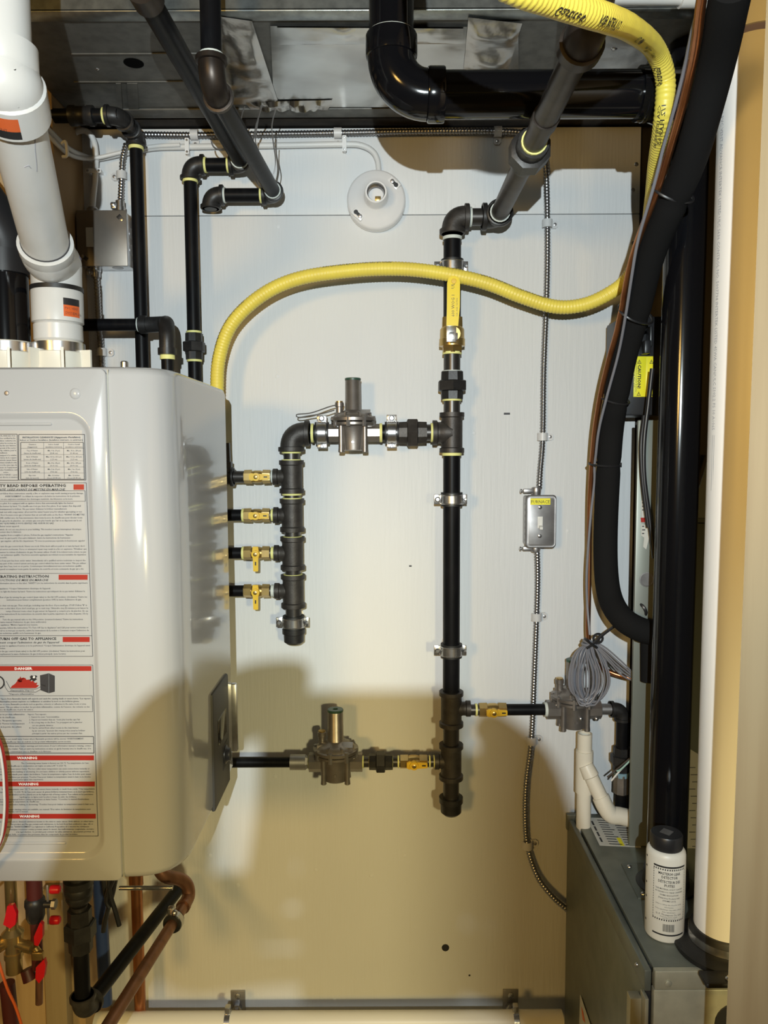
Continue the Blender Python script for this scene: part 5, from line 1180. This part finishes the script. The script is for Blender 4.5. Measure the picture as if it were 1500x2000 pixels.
# ------------------------------------------------------------------ bottle of leak detector
pb = WZ(1297, 1822, zF); rb_ = .0298
bt = thing('bottle', 'white plastic leak detector bottle with black cap standing on the furnace', 'bottle', pb)
part('body', bt, 'bottle', lathe_(pb, Z, [(0, rb_*.86), (.0015, rb_*.95), (.004, rb_), (.134, rb_), (.139, rb_*.97), (.142, rb_*.90), (.1435, rb_*.82), (.1435, .001)], 40))
part('cap', bt, 'black_plastic', lathe_(pb + Z*.1432, Z, [(0, rb_*.80), (.002, rb_*.83), (.020, rb_*.82), (.0225, rb_*.78), (.0228, .001)], 36))
fb = wrap_(pb, Z, rb_*1.006, 0, 1, 0, 1)[1]
part('cap_sticker', bt, 'steel_dull', prism_([pb + V((a, b, .1662)) for a, b in ((-.011, 0), (0, -.012), (.011, 0), (0, .012))], Z*.0005), label='small silver diamond sticker')
def arc_(a0, a1, h0, h1): return wrap_(pb, Z, rb_*1.006, a0, a1, h0, h1, 12)[0]
prt = []
aL, aR = -.62, 1.12; aM = (aL + aR)/2
prt += [arc_(aL, aR, .1225, .1252), arc_(aL, aR, .0135, .0160)]
for i in range(15):
    a = aL + (aR - aL)*i/15
    for h in (.1185, .0375):
        prt.append(wrap_(pb, Z, rb_*1.006, a, a + (aR - aL)*.032, h, h + .0025, 1)[0])
for i in range(20):
    h = .0395 + .0040*i
    for a in (aL, aR - .03): prt.append(arc_(a, a + .03, h, h + .0026))
for h in (.128, .112, .085, .062, .024): prt.append(arc_(-1.25, -1.12, h, h + .003))
flat('border_print', bt, 'ink', *prt)
def bl(s, h, size, w=None, bold=0): return text_(s, lambda u, v: fb(aM - .03 + u/rb_, h + v), size, 'c', w, bold)
flat('lettering', bt, 'ink', bl('MASTERS® LEAK', .1115, .0058, .034, .02), bl('DETECTOR', .1055, .0058, .0245, .02), bl('DÉTECTEUR DES', .0985, .0058, .034, .02), bl('FUITES', .0925, .0058, .0155, .02),
     bl('THIS MATERIAL IS NOT CLASSED', .0875, .0034, .043, .01), bl('AS HAZARDOUS UNDER CANADIAN', .0828, .0034, .043, .01), bl('WHMIS REGULATIONS', .0780, .0034, .029, .01), bl('(Hazardous Products Act)', .0732, .0034, .033, .01), bl('(WHMIS 2015)', .0688, .0034, .020, .01),
     bl('Refer to Safety data sheet for safety', .0630, .0028, .040), bl('information.', .0590, .0028, .014), bl('Fiche signalétique disponible, référez', .0550, .0028, .041), bl('fiche signalétique.', .0510, .0028, .020),
     bl('G. F. Thompson Co. Ltd.', .0465, .0036, .040, .01), bl('Newmarket, Ontario, Canada', .0435, .0024, .026), bl('www.gfthompson.com', .0410, .0024, .020))
bars = []
h0, h1 = .0205, .0325; a = aM - .32
for w in (2, 1, 3, 1, 1, 2, 1, 3, 2, 1, 1, 2, 3, 1, 2, 1, 1, 3, 1, 2, 2, 1):
    bars.append(wrap_(pb, Z, rb_*1.006, a, a + w*.0085, h0, h1, 1)[0]); a += w*.0085 + .0125
flat('barcode', bt, 'ink', *bars)

# ------------------------------------------------------------------ insulated line, copper line, wires
lp = [(1430, -30, .72), (1424, 0, .70), (1398, 130, .60), (1352, 300, .50), (1311, 400, .43), (1270, 500, .35), (1243, 610, .27), (1218, 700, .21), (1201, 790, .165), (1192, 860, .135), (1184, 1000, .122), (1183, 1100, .128), (1191, 1165, .150), (1214, 1206, .185), (1252, 1230, .205), (1300, 1240, .205)]
lpts = resample(smooth([W(*k) for k in lp], 10), .008)
il = thing('insulated_pipe', 'black foam insulated line slanting down then hooking right behind vent riser', 'pipe', lpts[len(lpts)//2])
marks = [min(range(len(lpts)), key=lambda i: (lpts[i] - W(*k)).length) for k in ((1318, 382, .44), (1241, 617, .265), (1202, 785, .167), (1187, 907, .128))]
def rl(i, n):
    r = .0228
    for m_, dr_ in zip(marks, (.0016, .0014, .0018, .0014)):
        if abs(i - m_) <= 1: r -= dr_*(1.0 if i == m_ else .5)
    return r
part('insulation', il, 'foam', tube_(lpts, rl, 24), angle=60)
part('lower_insulation', il, 'foam', tube_([W(1268, 1236, .19), W(1268, 1330, .19)], .016, 16))
def dl(k): return W(*k)
cu = [(1392, -30, .72), (1381, 0, .70), (1370, 50, .665), (1354, 130, .60), (1332, 210, .55), (1306, 300, .49), (1281, 380, .445), (1247, 480, .37), (1226, 560, .312), (1211, 620, .275), (1193, 705, .215), (1171, 790, .165), (1161, 850, .135), (1153, 960, .10), (1151, 1060, .09), (1150, 1150, .088), (1149, 1240, .088), (1158, 1285, .086), (1190, 1312, .090), (1250, 1330, .11)]
def push(pts, axis, R):
    """keep a line clear of another one: move points sideways off its axis"""
    out = []
    for p in pts:
        q = min(axis, key=lambda a: (a - p).length); v = p - q
        out.append(q + v.normalized()*R if v.length < R else p)
    return [out[0]] + [(a + b*2 + c)/4 for a, b, c in zip(out, out[1:], out[2:])] + [out[-1]]
cpts = push(resample(smooth([W(*k) for k in cu], 10), .006), lpts, .0298)
cl = solo('copper_pipe', 'bare copper line strapped along the left of the black insulated line', 'pipe', 'copper', tube_(cpts, lambda i, n: .0050 + .0012*max(0, 1 - 2.2*i/n), 14))
gw = [(1381, -30, .715), (1371, 0, .695), (1359, 50, .66), (1342, 130, .595), (1321, 212, .545), (1298, 290, .495), (1273, 378, .452), (1246, 470, .392), (1233, 545, .345), (1223, 610, .300), (1208, 690, .240), (1184, 780, .190), (1168, 850, .155), (1160, 940, .112), (1151, 1040, .102), (1146, 1120, .098), (1147, 1180, .098), (1152, 1240, .11)]
solo('control_wire', 'thin grey control wire running beside the bare copper line', 'wire', 'wire_grey', tube_(push(push(resample(smooth([W(*k) for k in gw], 10), .006), lpts, .0265), cpts, .0100), .0025, 10))
def tie(label, a, b, c):
    """cable tie: loop spanning from pixel a (over the copper) to b (far side)"""
    A, B_, N = W(*a), W(*b), (W(*c) - W(*a)).normalized()
    m_ = (A + B_)/2; u = (B_ - A)/2; R_ = u.length; un = u.normalized(); f = N - un*N.dot(un); f.normalize(); w = un.cross(f).normalized()
    pts = [m_ + un*R_*cos(t) + w*min(R_, .0262)*sin(t) for t in [2*pi*k/32 for k in range(32)]]
    t = thing('cable_tie', label, 'tie', m_, 'black cable ties along the insulated line')
    part('strap', t, 'black_plastic', tube_(pts, .0020, 6, False, True)) if False else part('strap', t, 'black_plastic', tube_(pts + [pts[0], pts[1]], .0021, 6))
    return t, A, B_
tie('black cable tie where insulated line crosses in front of yellow hose', (1277, 368, .45), (1352, 384, .43), (1255, 420, .42))
tie('black cable tie on the insulated line just above the caution box', (1211, 607, .285), (1272, 618, .255), (1195, 660, .24))
tie('black cable tie on the insulated line beside caution stickers', (1171, 774, .17), (1227, 783, .16), (1155, 840, .14))
tt_, A_, B2_ = tie('black cable tie with square head on the straight lower insulated line', (1151, 906, .125), (1211, 908, .125), (1150, 960, .118))
part('head', tt_, 'black_plastic', box_(B2_ + V((-.004, -.012, 0)), (.006, .007, .009), .001))

# caution box
cb0, cb1 = W(1216, 618, .135), W(1300, 811, .135)
cb = thing('control_box', 'black box with two yellow caution stickers behind the insulated line', 'box', V(((cb0.x + cb1.x)/2, -.08, cb1.z)))
part('case', cb, 'black_plastic', boxpp_(V((cb0.x, -.03, cb0.z)), V((cb1.x, -.135, cb1.z)), .003))
part('bracket', cb, 'black_plastic', boxpp_(W(1250, 668, .137), W(1272, 690, .165), .002), boxpp_(W(1262, 640, .137), W(1275, 676, .16), .002))
for (x0_, x1_) in ((1238.5, 1260.5), (1262, 1274)):
    s = part('caution_sticker', cb, 'caution', boxpp_(W(x0_, 696, .1355), W(x1_, 775, .1362), .0003))
    fn = (lambda o: (lambda u, v: o - Z*u + X*v))(W(x0_ + 5.5, 698, .1368))
    k = rad(1, W(1250, 730, .135))
    if x0_ < 1250:
        flat('lettering', s, 'ink', text_('CAUTION!', (lambda u, v: fn(u + 14*k, v + 2.5*k)), 8.5*k, 'l', 46*k, .03),
             text_('Disconnect power before', (lambda u, v: fn(u + 8*k, v - 1.5*k)), 3.6*k, 'l', 58*k), text_('servicing this unit', (lambda u, v: fn(u + 14*k, v - 5*k)), 3.6*k, 'l', 44*k))
    for yy in (4, 66):
        def tri(o, c): return [fn((o + a)*k, (b + c)*k) for a, b in ((0, 0), (9, 0), (4.5, 9))]
        flat('warning_triangle', s, 'ink', poly_([fn((yy + a)*k, (1 + b)*k) for a, b in ((0, 4), (8, 0), (8, 8))]))
        flat('warning_triangle', s, 'caution', poly_([fn((yy + a)*k, (1 + b)*k) - Y*.0003 for a, b in ((2, 4), (7, 1.4), (7, 6.6))]))
        flat('warning_triangle', s, 'ink', poly_([fn((yy + a)*k, (1 + b)*k) - Y*.0005 for a, b in ((3.4, 3.5), (6.2, 3.5), (6.2, 4.5), (3.4, 4.5))]))
solo('power_cord', 'black cords hanging from the caution box beside the black vent riser', 'cord', 'black_plastic',
     tube_(resample(smooth([W(1274, 720, .19), W(1266, 790, .19), W(1258, 860, .19), (W(1258, 930, .19)), W(1268, 1010, .19), W(1278, 1090, .19)], 8), .006), .0042, 10),
     tube_(resample(smooth([W(1258, 812, .185), W(1252, 870, .19), W(1255, 940, .19), W(1266, 1030, .19)], 8), .006), .0036, 10))

# ------------------------------------------------------------------ coil of grey thermostat wire
wc = thing('wire_coil', 'hank of grey wire loops tied and hanging in front of the right regulator', 'wire', W(1150, 1252, .125))
rg = random.Random(4)
for i in range(17):
    cx = 1146 + rg.uniform(-9, 11); w = rg.uniform(7, 38); yb = rg.uniform(1362, 1380); dd = rg.uniform(.118, .140)
    if i == 0: cx, w, yb = 1163, 26, 1370
    P_ = [W(1152, 1254, .125), W(cx - w*.55, 1275, dd), W(cx - w, 1315, dd), W(cx - w*.95, 1345, dd), W(cx - w*.4, yb - 4, dd), W(cx, yb, dd + .003), W(cx + w*.4, yb - 4, dd + .004), W(cx + w*.95, 1345, dd + .004), W(cx + w, 1315, dd + .004), W(cx + w*.5, 1275, dd), W(1153, 1252, .128)]
    part('wire_loop', wc, 'wire_grey', tube_(resample(smooth(P_, 6), .007), .0017, 7))
for i in range(5):
    o = i*5
    part('wire_strand', wc, 'wire_grey', tube_(resample(smooth([W(1153, 1252, .128), W(1178 + o*.5, 1262 + o*1.4, .13), W(1205 + o*.3, 1284 + o*1.6, .13), W(1232, 1310 + o*.9, .13), W(1242, 1328, .13), W(1262, 1322, .13)], 6), .007), .0017, 7))
part('wrap', wc, 'wire_grey', ring_(W(1150, 1258, .127), Z, .012, .003, 16, 6), ring_(W(1151, 1254, .127), V((.3, 0, 1)), .011, .003, 16, 6))
wt = thing('cable_tie', 'long black tie slung from the grey wire hank up to the insulated line', 'tie', W(1200, 1225, .15))
part('strap', wt, 'black_plastic', tube_(resample(smooth([W(1146, 1266, .142), W(1158, 1258, .146), W(1180, 1238, .150), W(1215, 1213, .156), W(1245, 1196, .160), W(1268, 1185, .165)], 6), .006), .0026, 8))
part('knot', wt, 'black_plastic', ring_(W(1154, 1256, .136), V((.6, 0, .8)), .014, .0026, 18, 6), ring_(W(1168, 1247, .14), Y, .009, .0024, 14, 6), ring_(W(1252, 1190, .162), V((.8, .3, .4)), .013, .003, 16, 6))
lead = thing('cut_leads', 'cut cable ends with bare brown, white and green leads near furnace gas pipe', 'wire', W(1215, 1490, .13))
for m, pts in (('wire_brown', ((1252, 1430, .14), (1252, 1455, .14), (1240, 1472, .13), (1215, 1494, .13), (1186, 1518, .13))), ('wire_white', ((1253, 1430, .143), (1250, 1460, .143), (1236, 1480, .135), (1212, 1504, .135), (1194, 1525, .135))), ('wire_green', ((1254, 1430, .14), (1248, 1466, .14), (1232, 1484, .138), (1212, 1503, .138), (1204, 1506, .138)))):
    part('lead', lead, m, tube_(resample(smooth([W(*k) for k in pts], 8), .005), .0017, 7))
part('sheath', lead, 'black_plastic', tube_(resample(smooth([W(1244, 1335, .135), W(1240, 1375, .135), W(1236, 1408, .135), W(1243, 1428, .138), W(1251, 1405, .14), W(1248, 1360, .14), W(1254, 1330, .14)], 8), .006), .0036, 8), tube_(resample(smooth([W(1250, 1340, .145), W(1252, 1380, .145), W(1254, 1436, .143)], 8), .006), .0036, 8))

# ------------------------------------------------------------------ drain pipe and hangers along the bottom
ZP = W(700, 1996, .09).z; rP = rad(20, W(700, 1990, .09))
ex = W(1098, 1990, .09).x
dpn = thing('drain_pipe', 'cream plastic drain pipe running along the foot of the white wall', 'pipe', V((0, -.09, ZP)))
part('pipe', dpn, 'cream', cyl_(V((XL - .1, -.09, ZP)), V((ex, -.09, ZP)), rP, 28))
for px, py0, py1, lab in ((465, 1933, 1976, 'small steel wall bracket holding the drain pipe, beneath the heater side'), (996, 1931, 1974, 'small steel wall bracket holding the drain pipe, near the furnace')):
    a = W(px - 14, py0, .0); b = W(px + 15, py1, .0); c = (a + b)/2
    hg = thing('pipe_bracket', lab, 'bracket', c, 'wall brackets of the drain pipe')
    part('plate', hg, 'steel_dull', boxpp_(V((a.x, 0, a.z)), V((b.x, -.004, b.z)), .001))
    part('screw', hg, 'zinc', lathe_(V((c.x, -.004, a.z - .012)), -Y, [(0, .007), (.002, .0065), (.0035, .003), (.0035, .0001)], 12))
    part('nut', hg, 'zinc', lathe_(V((c.x - .001, -.004, c.z - .010)), -Y, [(0, .010), (.010, .010), (.011, .006), (.016, .006), (.016, .0001)], 6))
    part('arm', hg, 'zinc', tube_(smooth([V((c.x - .001, -.010, c.z - .010)), V((c.x - .001, -.05, c.z - .014)), V((c.x - .003, -.088, c.z - .030))], 5), .0045, 10))
    part('ring', hg, 'zinc', band_(V((c.x - .004, -.09, ZP)), X, rP*1.02, rP*1.10, .011, 28), box_(V((c.x - .004, -.09, ZP + rP + .006)), (.011, .014, .018), .002))

# ------------------------------------------------------------------ piping under the heater
zE = W(172, 1975, .42).z
hx_ = W(158, 1850, .42).x; hq = lambda y: V((hx_, -.42, zz(y, .42, 158)))
rH = rad(15, hq(1880))
bp = thing('black_pipe', 'black pipe with large union below the heater, elbowing back to the wall', 'pipe', hq(1850))
part('bell_fitting', bp, 'iron_dark', lathe_(hq(1716), -Z, [(0, rH*1.3), (0, rH*1.85), (.010, rH*1.85), (.012, rH*1.74), (.016, rH*1.82), (.024, rH*1.74), (.026, rH*1.6), (.030, rH*1.66), (.036, rH*1.5), (.040, rH*1.25), (.041, rH)], 26), cyl_(V((hx_, -.42, zb + .004)), hq(1720), rH*1.15))
part('nipple', bp, 'nipple', cyl_(hq(1768), hq(1800), rH*1.0)); part('thread_sealant', bp, 'dope', tring_(hq(1781), Z, rH*1.05, .005))
part('union', bp, 'iron_dark', union_(hq(1815), Z, rH*1.12, abs(zz(1815) - zz(1846))))
part('thread_sealant', bp, 'tape', tring_(hq(1849), Z, rH*1.08, .007))
eb_ = V((hx_, -.42, zE))
part('pipe', bp, 'black_pipe', cyl_(hq(1845), eb_ + Z*.01, rH, 18))
endp = W(352, 1688, .06); endp.z = zE
dd_ = (endp - eb_).normalized()
part('elbow', bp, 'iron', elbow_(eb_, Z, dd_, rH*1.1, rH*2.3, 1.28, 1.5))
part('pipe', bp, 'black_pipe', cyl_(eb_ + dd_*rH*1.8, endp, rH*1.02, 18))
c0, c1 = W(188, 2040, .52), W(338, 1758, .22); c1.z = c0.z
cr = rad(11, c1)
cp_ = thing('copper_pipe', 'dull copper pipe slanting from front to an elbow under the heater corner', 'pipe', c1)
cd_ = (c1 - c0).normalized(); c2_ = c1 + cd_*.06
part('pipe', cp_, 'copper_dull', cyl_(c0, c2_, cr, 18))
part('elbow', cp_, 'copper_dull', tube_(smooth([c2_ - cd_*.012, c2_, c2_ + cd_*.018 + Z*.006, c2_ + cd_*.020 + V((-.004, 0, .026)), c2_ + cd_*.014 + V((-.016, -.004, .044)), c2_ + V((-.036, -.01, .062)), c2_ + V((-.05, -.012, .085))], 5), cr*1.2, 18), lathe_(c2_ - cd_*.014, cd_, [(0, cr), (0, cr*1.32), (.008, cr*1.32), (.009, cr)], 18))
ck = thing('pipe_clamp', 'rubber-lined ring clamp on the slanting copper pipe under the heater corner', 'clamp', c1)
part('rubber_liner', ck, 'rubber', band_(c1, cd_, cr*1.02, cr*1.6, .020)); part('ring', ck, 'zinc', band_(c1, cd_, cr*1.58, cr*1.72, .013)); part('ear', ck, 'zinc', box_(c1 + V((-.004, 0, cr*1.9)), (.012, .012, .018), .002), ball_(c1 + V((.004, -.006, cr*2.0)), .006))
rdp = W(222, 1744, .25); rde = W(332, 1752, .25)
part('rod', ck, 'zinc', cyl_(V((rdp.x, c1.y, rde.z)), V((c1.x, c1.y, rde.z)), .004, 10))
solo('copper_pipe', 'upright copper pipe against the wall beneath the heater', 'pipe', 'copper', cyl_(W(266, 1712, .07), V((W(266, 1712, .07).x, -.07, .05)), rad(11, W(266, 1850, .07)), 18), lathe_(W(266, 1728, .07), Z, [(0, rad(11.2, W(266, 1850, .07))), (0, .0145), (.03, .0145)], 18))
ck2 = solo('water_pipe', 'blue plastic water pipe dropping behind the black union under the heater', 'pipe', 'blue', cyl_(V((W(190, 1722, .24).x, -.24, zb)), W(207, 1960, .24), rad(12.5, W(200, 1850, .24)), 18))
zt_ = thing('cable_ties', 'black cable ends dangling between blue pipe and copper pipe under the heater', 'tie', W(215, 1740, .30))
for pts in (((202, 1716, .30), (206, 1745, .30), (212, 1770, .30), (204, 1800, .30), (202, 1820, .30)), ((226, 1716, .31), (220, 1745, .31), (210, 1780, .31), (203, 1812, .31)), ((212, 1716, .32), (216, 1750, .32), (226, 1782, .32), (233, 1808, .32)), ((222, 1716, .32), (212, 1740, .32), (208, 1760, .32), (214, 1772, .32))):
    part('strap', zt_, 'black_plastic', tube_(resample(smooth([W(*k) for k in pts], 6), .006), .0042, 8))
# isolation valves with red levers
def viso(label, px, d, rpx, m, pieces, group='isolation valves under the heater'):
    p0 = W(px, 1850, d); p0 = V((p0.x, -d, zz(1850, d, px))); r = rad(rpx, p0)
    t = thing('isolation_valve', label, 'valve', p0, group)
    q = lambda y: V((p0.x, -d, zz(y, d, px)))
    return t, q, r
t, q, r = viso('dark isolation valve with two red-tipped prongs under the heater', 72, .40, 14, 'iron_dark', None)
part('pipe', t, 'red_dark', cyl_(V((q(1850).x, -.40, zb + .004)), q(1756), r*1.05, 18), cyl_(q(1785), q(1890), r*.75, 18))
part('body', t, 'iron_dark', lathe_(q(1752), -Z, [(0, r*1.05), (.004, r*1.35), (.012, r*1.4), (.018, r*1.25), (.032, r*1.25), (.040, r*1.0)], 20), cyl_(q(1766), q(1766) + X*.030, r*.5, 12))
part('lever_plate', t, 'steel_dull', boxpp_(W(90, 1728, .40), W(97, 1806, .402), .001), lathe_(q(1766) + X*.028, X, [(0, r*.7), (.006, r*.7), (.007, .001)], 6))
for y in (1737, 1797): part('red_grip', t, 'red_plastic', lathe_(W(99, y, .40), X, [(0, .0065), (.004, .0072), (.014, .0066), (.016, .004), (.016, .0001)], 14), label='red plastic grip')
part('side_pipe', t, 'copper_dull', cyl_(q(1860) + V((.004, .0, 0)), q(1960), r*.5, 12))
t, q, r = viso('brass isolation valve with hose drain and hanging red levers at the lower left edge', 26, .40, 14, 'brass', None)
part('body', t, 'brass', lathe_(V((q(1850).x, -.40, zb + .004)), -Z, [(0, r*1.1), (.030, r*1.1), (.031, r*.9), (.05, r*.9)], 6), cyl_(V((q(1850).x, -.40, zb - .03)), q(1814), r*.8, 14), lathe_(q(1812), -Z, [(0, r*.8), (.008, r*1.5), (.022, r*1.3), (.024, r*1.0), (.040, r*1.05), (.041, r*1.25), (.050, r*1.25), (.051, r*1.1), (.075, r*1.1), (.078, r*.7)], 24),
     lathe_(q(1840), V((1, -.25, -.1)), [(0, r*.7), (.024, r*.7), (.025, r*.85), (.038, r*.85), (.040, r*.3)], 14), lathe_(q(1838) + V((-.012, 0, 0)), V((-.4, -1, .2)), [(0, r*.9), (.016, r*1.1), (.024, r*1.1), (.025, r*.7)], 18))
part('drain_cap', t, 'red_dark', lathe_(W(52, 1893, .40), V((.4, -.2, -1)), [(0, .010), (.018, .011), (.019, .001)], 14))
for pts in (((14, 1770), (25, 1768), (32, 1785), (30, 1806), (20, 1814), (6, 1806), (10, 1790)), ((66, 1830), (78, 1802), (83, 1806), (83, 1830), (74, 1848), (67, 1846)), ((70, 1890), (86, 1874), (89, 1886), (86, 1908), (76, 1921), (69, 1912))):
    part('red_lever', t, 'red_plastic', prism_([W(x, y, .432) for x, y in pts], Y*.007), label='bright red lever')
part('lever_stem', t, 'brass', cyl_(W(68, 1850, .42), W(80, 1868, .42), .006, 10), box_(W(74, 1866, .425), (.018, .008, .014), .002))
solo('water_pipe', 'dark red plastic water pipe at the lower left corner', 'pipe', 'red_dark', cyl_(W(14, 1920, .36), W(28, 2060, .36), rad(14, W(20, 1960, .36)), 18))
solo('loose_wire', 'pale orange wire hanging across the brass valve at lower left', 'wire', 'orange', tube_(resample(smooth([W(-8, 1860, .45), W(4, 1900, .45), W(16, 1935, .45), W(30, 1965, .45), W(44, 2010, .45), W(50, 2050, .45)], 8), .006), .0022, 8))
# ------------------------------------------------------------------ the photographer behind the camera (casts the shadow on the wall)
yP = LAMP.y
def skin_body(name, chains):
    me = bpy.data.meshes.new(name); verts, edges, radii = [], [], []
    for ch in chains:
        prev = None
        for item in ch:
            if isinstance(item, int): prev = item; continue
            p, r = item
            verts.append(p); radii.append(r); i = len(verts) - 1
            if prev is not None: edges.append((prev, i))
            prev = i
    me.from_pydata([tuple(v) for v in verts], edges, [])
    o = bpy.data.objects.new(name, me); COL.objects.link(o)
    o.modifiers.new('Skin', 'SKIN'); o.modifiers.new('Sub', 'SUBSURF').levels = 1
    o.modifiers['Sub'].render_levels = 1
    if not me.skin_vertices: me.skin_vertices.new()
    for i, r in enumerate(radii): me.skin_vertices[0].data[i].radius = r if isinstance(r, tuple) else (r, r)
    me.skin_vertices[0].data[0].use_root = True
    me.materials.append(MATS['cloth'])
    return o
yb = yP - .16
pel, chest, neck = V((-.02, yb, .95)), V((-.02, yb - .01, 1.30)), V((-.02, yb - .01, 1.44))
ch = [[(pel, (.15, .11)), (V((-.02, yb, 1.12)), (.135, .10)), (chest, (.16, .11)), (neck, (.065, .065)), (V((-.02, yb + .0, 1.53)), .058)]]
n = 5
# idx: 0 pelvis 1 waist 2 chest 3 neck 4 upper neck
def add(start, pts):
    global n
    ch.append([start] + pts); a = list(range(n, n + len(pts))); n += len(pts); return a
lens_x0, lens_x1 = -.060, .018
yh = -D - .010
for s in (-1, 1):
    hipx = -.02 + s*.10
    add(0, [(V((hipx, yb, .88)), (.09, .09)), (V((hipx + s*.02, yb + .03, .50)), .062), (V((hipx + s*.03, yb, .10)), .045), (V((hipx + s*.035, yb + .02, .05)), .045), (V((hipx + s*.045, yb + .15, .04)), .035)])
    ex_ = lens_x1 if s > 0 else lens_x0
    if s > 0:
        sh = add(2, [(V((.17, yb - .01, 1.38)), .062), (V((.23, yb + .06, 1.12)), .047), (V((.115, yh - .13, 1.29)), .034), (V((.080, yh - .075, 1.355)), (.026, .022)), (V((.056, yh - .040, 1.400)), (.032, .018))])
        fingers = [[(.058, -.022, 1.450), (.050, -.006, 1.485), (.022, .006, 1.502)]] + [[(.056, -.020, z), (.034, .004, z), (.000, .0125, z + .004)] for z in (1.408, 1.388, 1.370)] + [[(.042, -.030, 1.406), (.026, -.014, 1.432), (.021, -.010, 1.460), (.021, -.008, 1.492)], [(.050, -.014, 1.440), (.044, -.010, 1.468), (.036, -.006, 1.486), (.028, -.004, 1.496)]]
    else:
        sh = add(2, [(V((-.21, yb - .01, 1.38)), .062), (V((-.29, yb + .06, 1.12)), .047), (V((-.225, yh - .13, 1.30)), .036), (V((-.170, yh - .070, 1.375)), (.028, .024)), (V((-.128, yh - .030, 1.435)), (.034, .020))])
        fingers = [[(-.132, -.014, 1.475), (-.108, -.004, 1.509), (-.078, .002, 1.521), (-.052, .005, 1.521)]] + [[(-.112, -.012, z + .006), (-.080, .006, z), (-.040, .0125, z - .004)] for z in (1.418, 1.398, 1.378)] + [[(-.100, -.028, 1.402), (-.074, -.016, 1.420), (-.067, -.010, 1.462), (-.065, -.006, 1.518)], [(-.114, -.016, 1.452), (-.108, -.010, 1.486), (-.092, -.004, 1.506), (-.068, .0, 1.508)]]
    palm = sh[-1]
    for k, fg in enumerate(fingers):
        q = ((.0118, .0108, .0100, .0095) if k == 0 else (.0105, .0092, .0075) if k < 4 else (.0130, .0125, .0120, .0115) if k == 4 else (.019, .016, .0140, .0120))
        add(palm, [(V((x, yh + y, z)), r) for (x, y, z), r in zip(fg, q)])
ps = skin_body('person', ch)
ps['label'] = 'person in dark clothing behind the camera, both hands raised holding a phone'; ps['category'] = 'person'
hd = part('head', None, 'skin', ball_(V((-.022, yP - .112, 1.625)), .100, (.78, .98, 1.18), 24), ball_(V((-.022, yP - .016, 1.600)), .016, (.8, 1.1, 1.3), 10), box_(V((-.022, yP - .022, 1.560)), (.045, .012, .010), .004),
     ball_(V((-.102, yP - .12, 1.61)), .024, (.35, .8, 1.2), 10), ball_(V((.058, yP - .12, 1.61)), .024, (.35, .8, 1.2), 10), ball_(V((-.052, yP - .022, 1.628)), .013, (1, .6, .7), 10), ball_(V((.008, yP - .022, 1.628)), .013, (1, .6, .7), 10))
hr = part('hair', None, 'dark_wood', ball_(V((-.022, yP - .128, 1.655)), .106, (.80, .92, 1.02), 20))
for o in (hd, hr): o.parent = ps
hl = thing('headlamp', 'small headlamp strapped round the head of the person holding the phone', 'lamp', LAMP)
part('housing', hl, 'black_plastic', box_(LAMP + V((0, -.020, 0)), (.05, .02, .035), .004)); part('lens', hl, 'lens_glow', lathe_(LAMP + V((0, -.0105, 0)), Y, [(0, .012), (.001, .012), (.0011, .0001)], 16))
part('strap', hl, 'black_plastic', ring_(V((-.022, yP - .122, LAMP.z)), Z, .100, .004, 32, 6, 0, 2*pi, 3))
phn = thing('phone', 'dark slim phone held upright by the person behind the camera', 'phone', V((-.021, yh, 1.44)))
part('case', phn, 'black_plastic', boxpp_(V((lens_x0, yh - .004, 1.5 - .135)), V((lens_x1, yh + .004, 1.5 + .016)), .0035, 3))
part('screen', phn, 'glass_black', boxpp_(V((lens_x0 + .003, yh - .0042, 1.368)), V((lens_x1 - .003, yh - .0046, 1.513))))
# tidy helper properties
for o in bpy.data.objects:
    if '_o' in o: del o['_o']
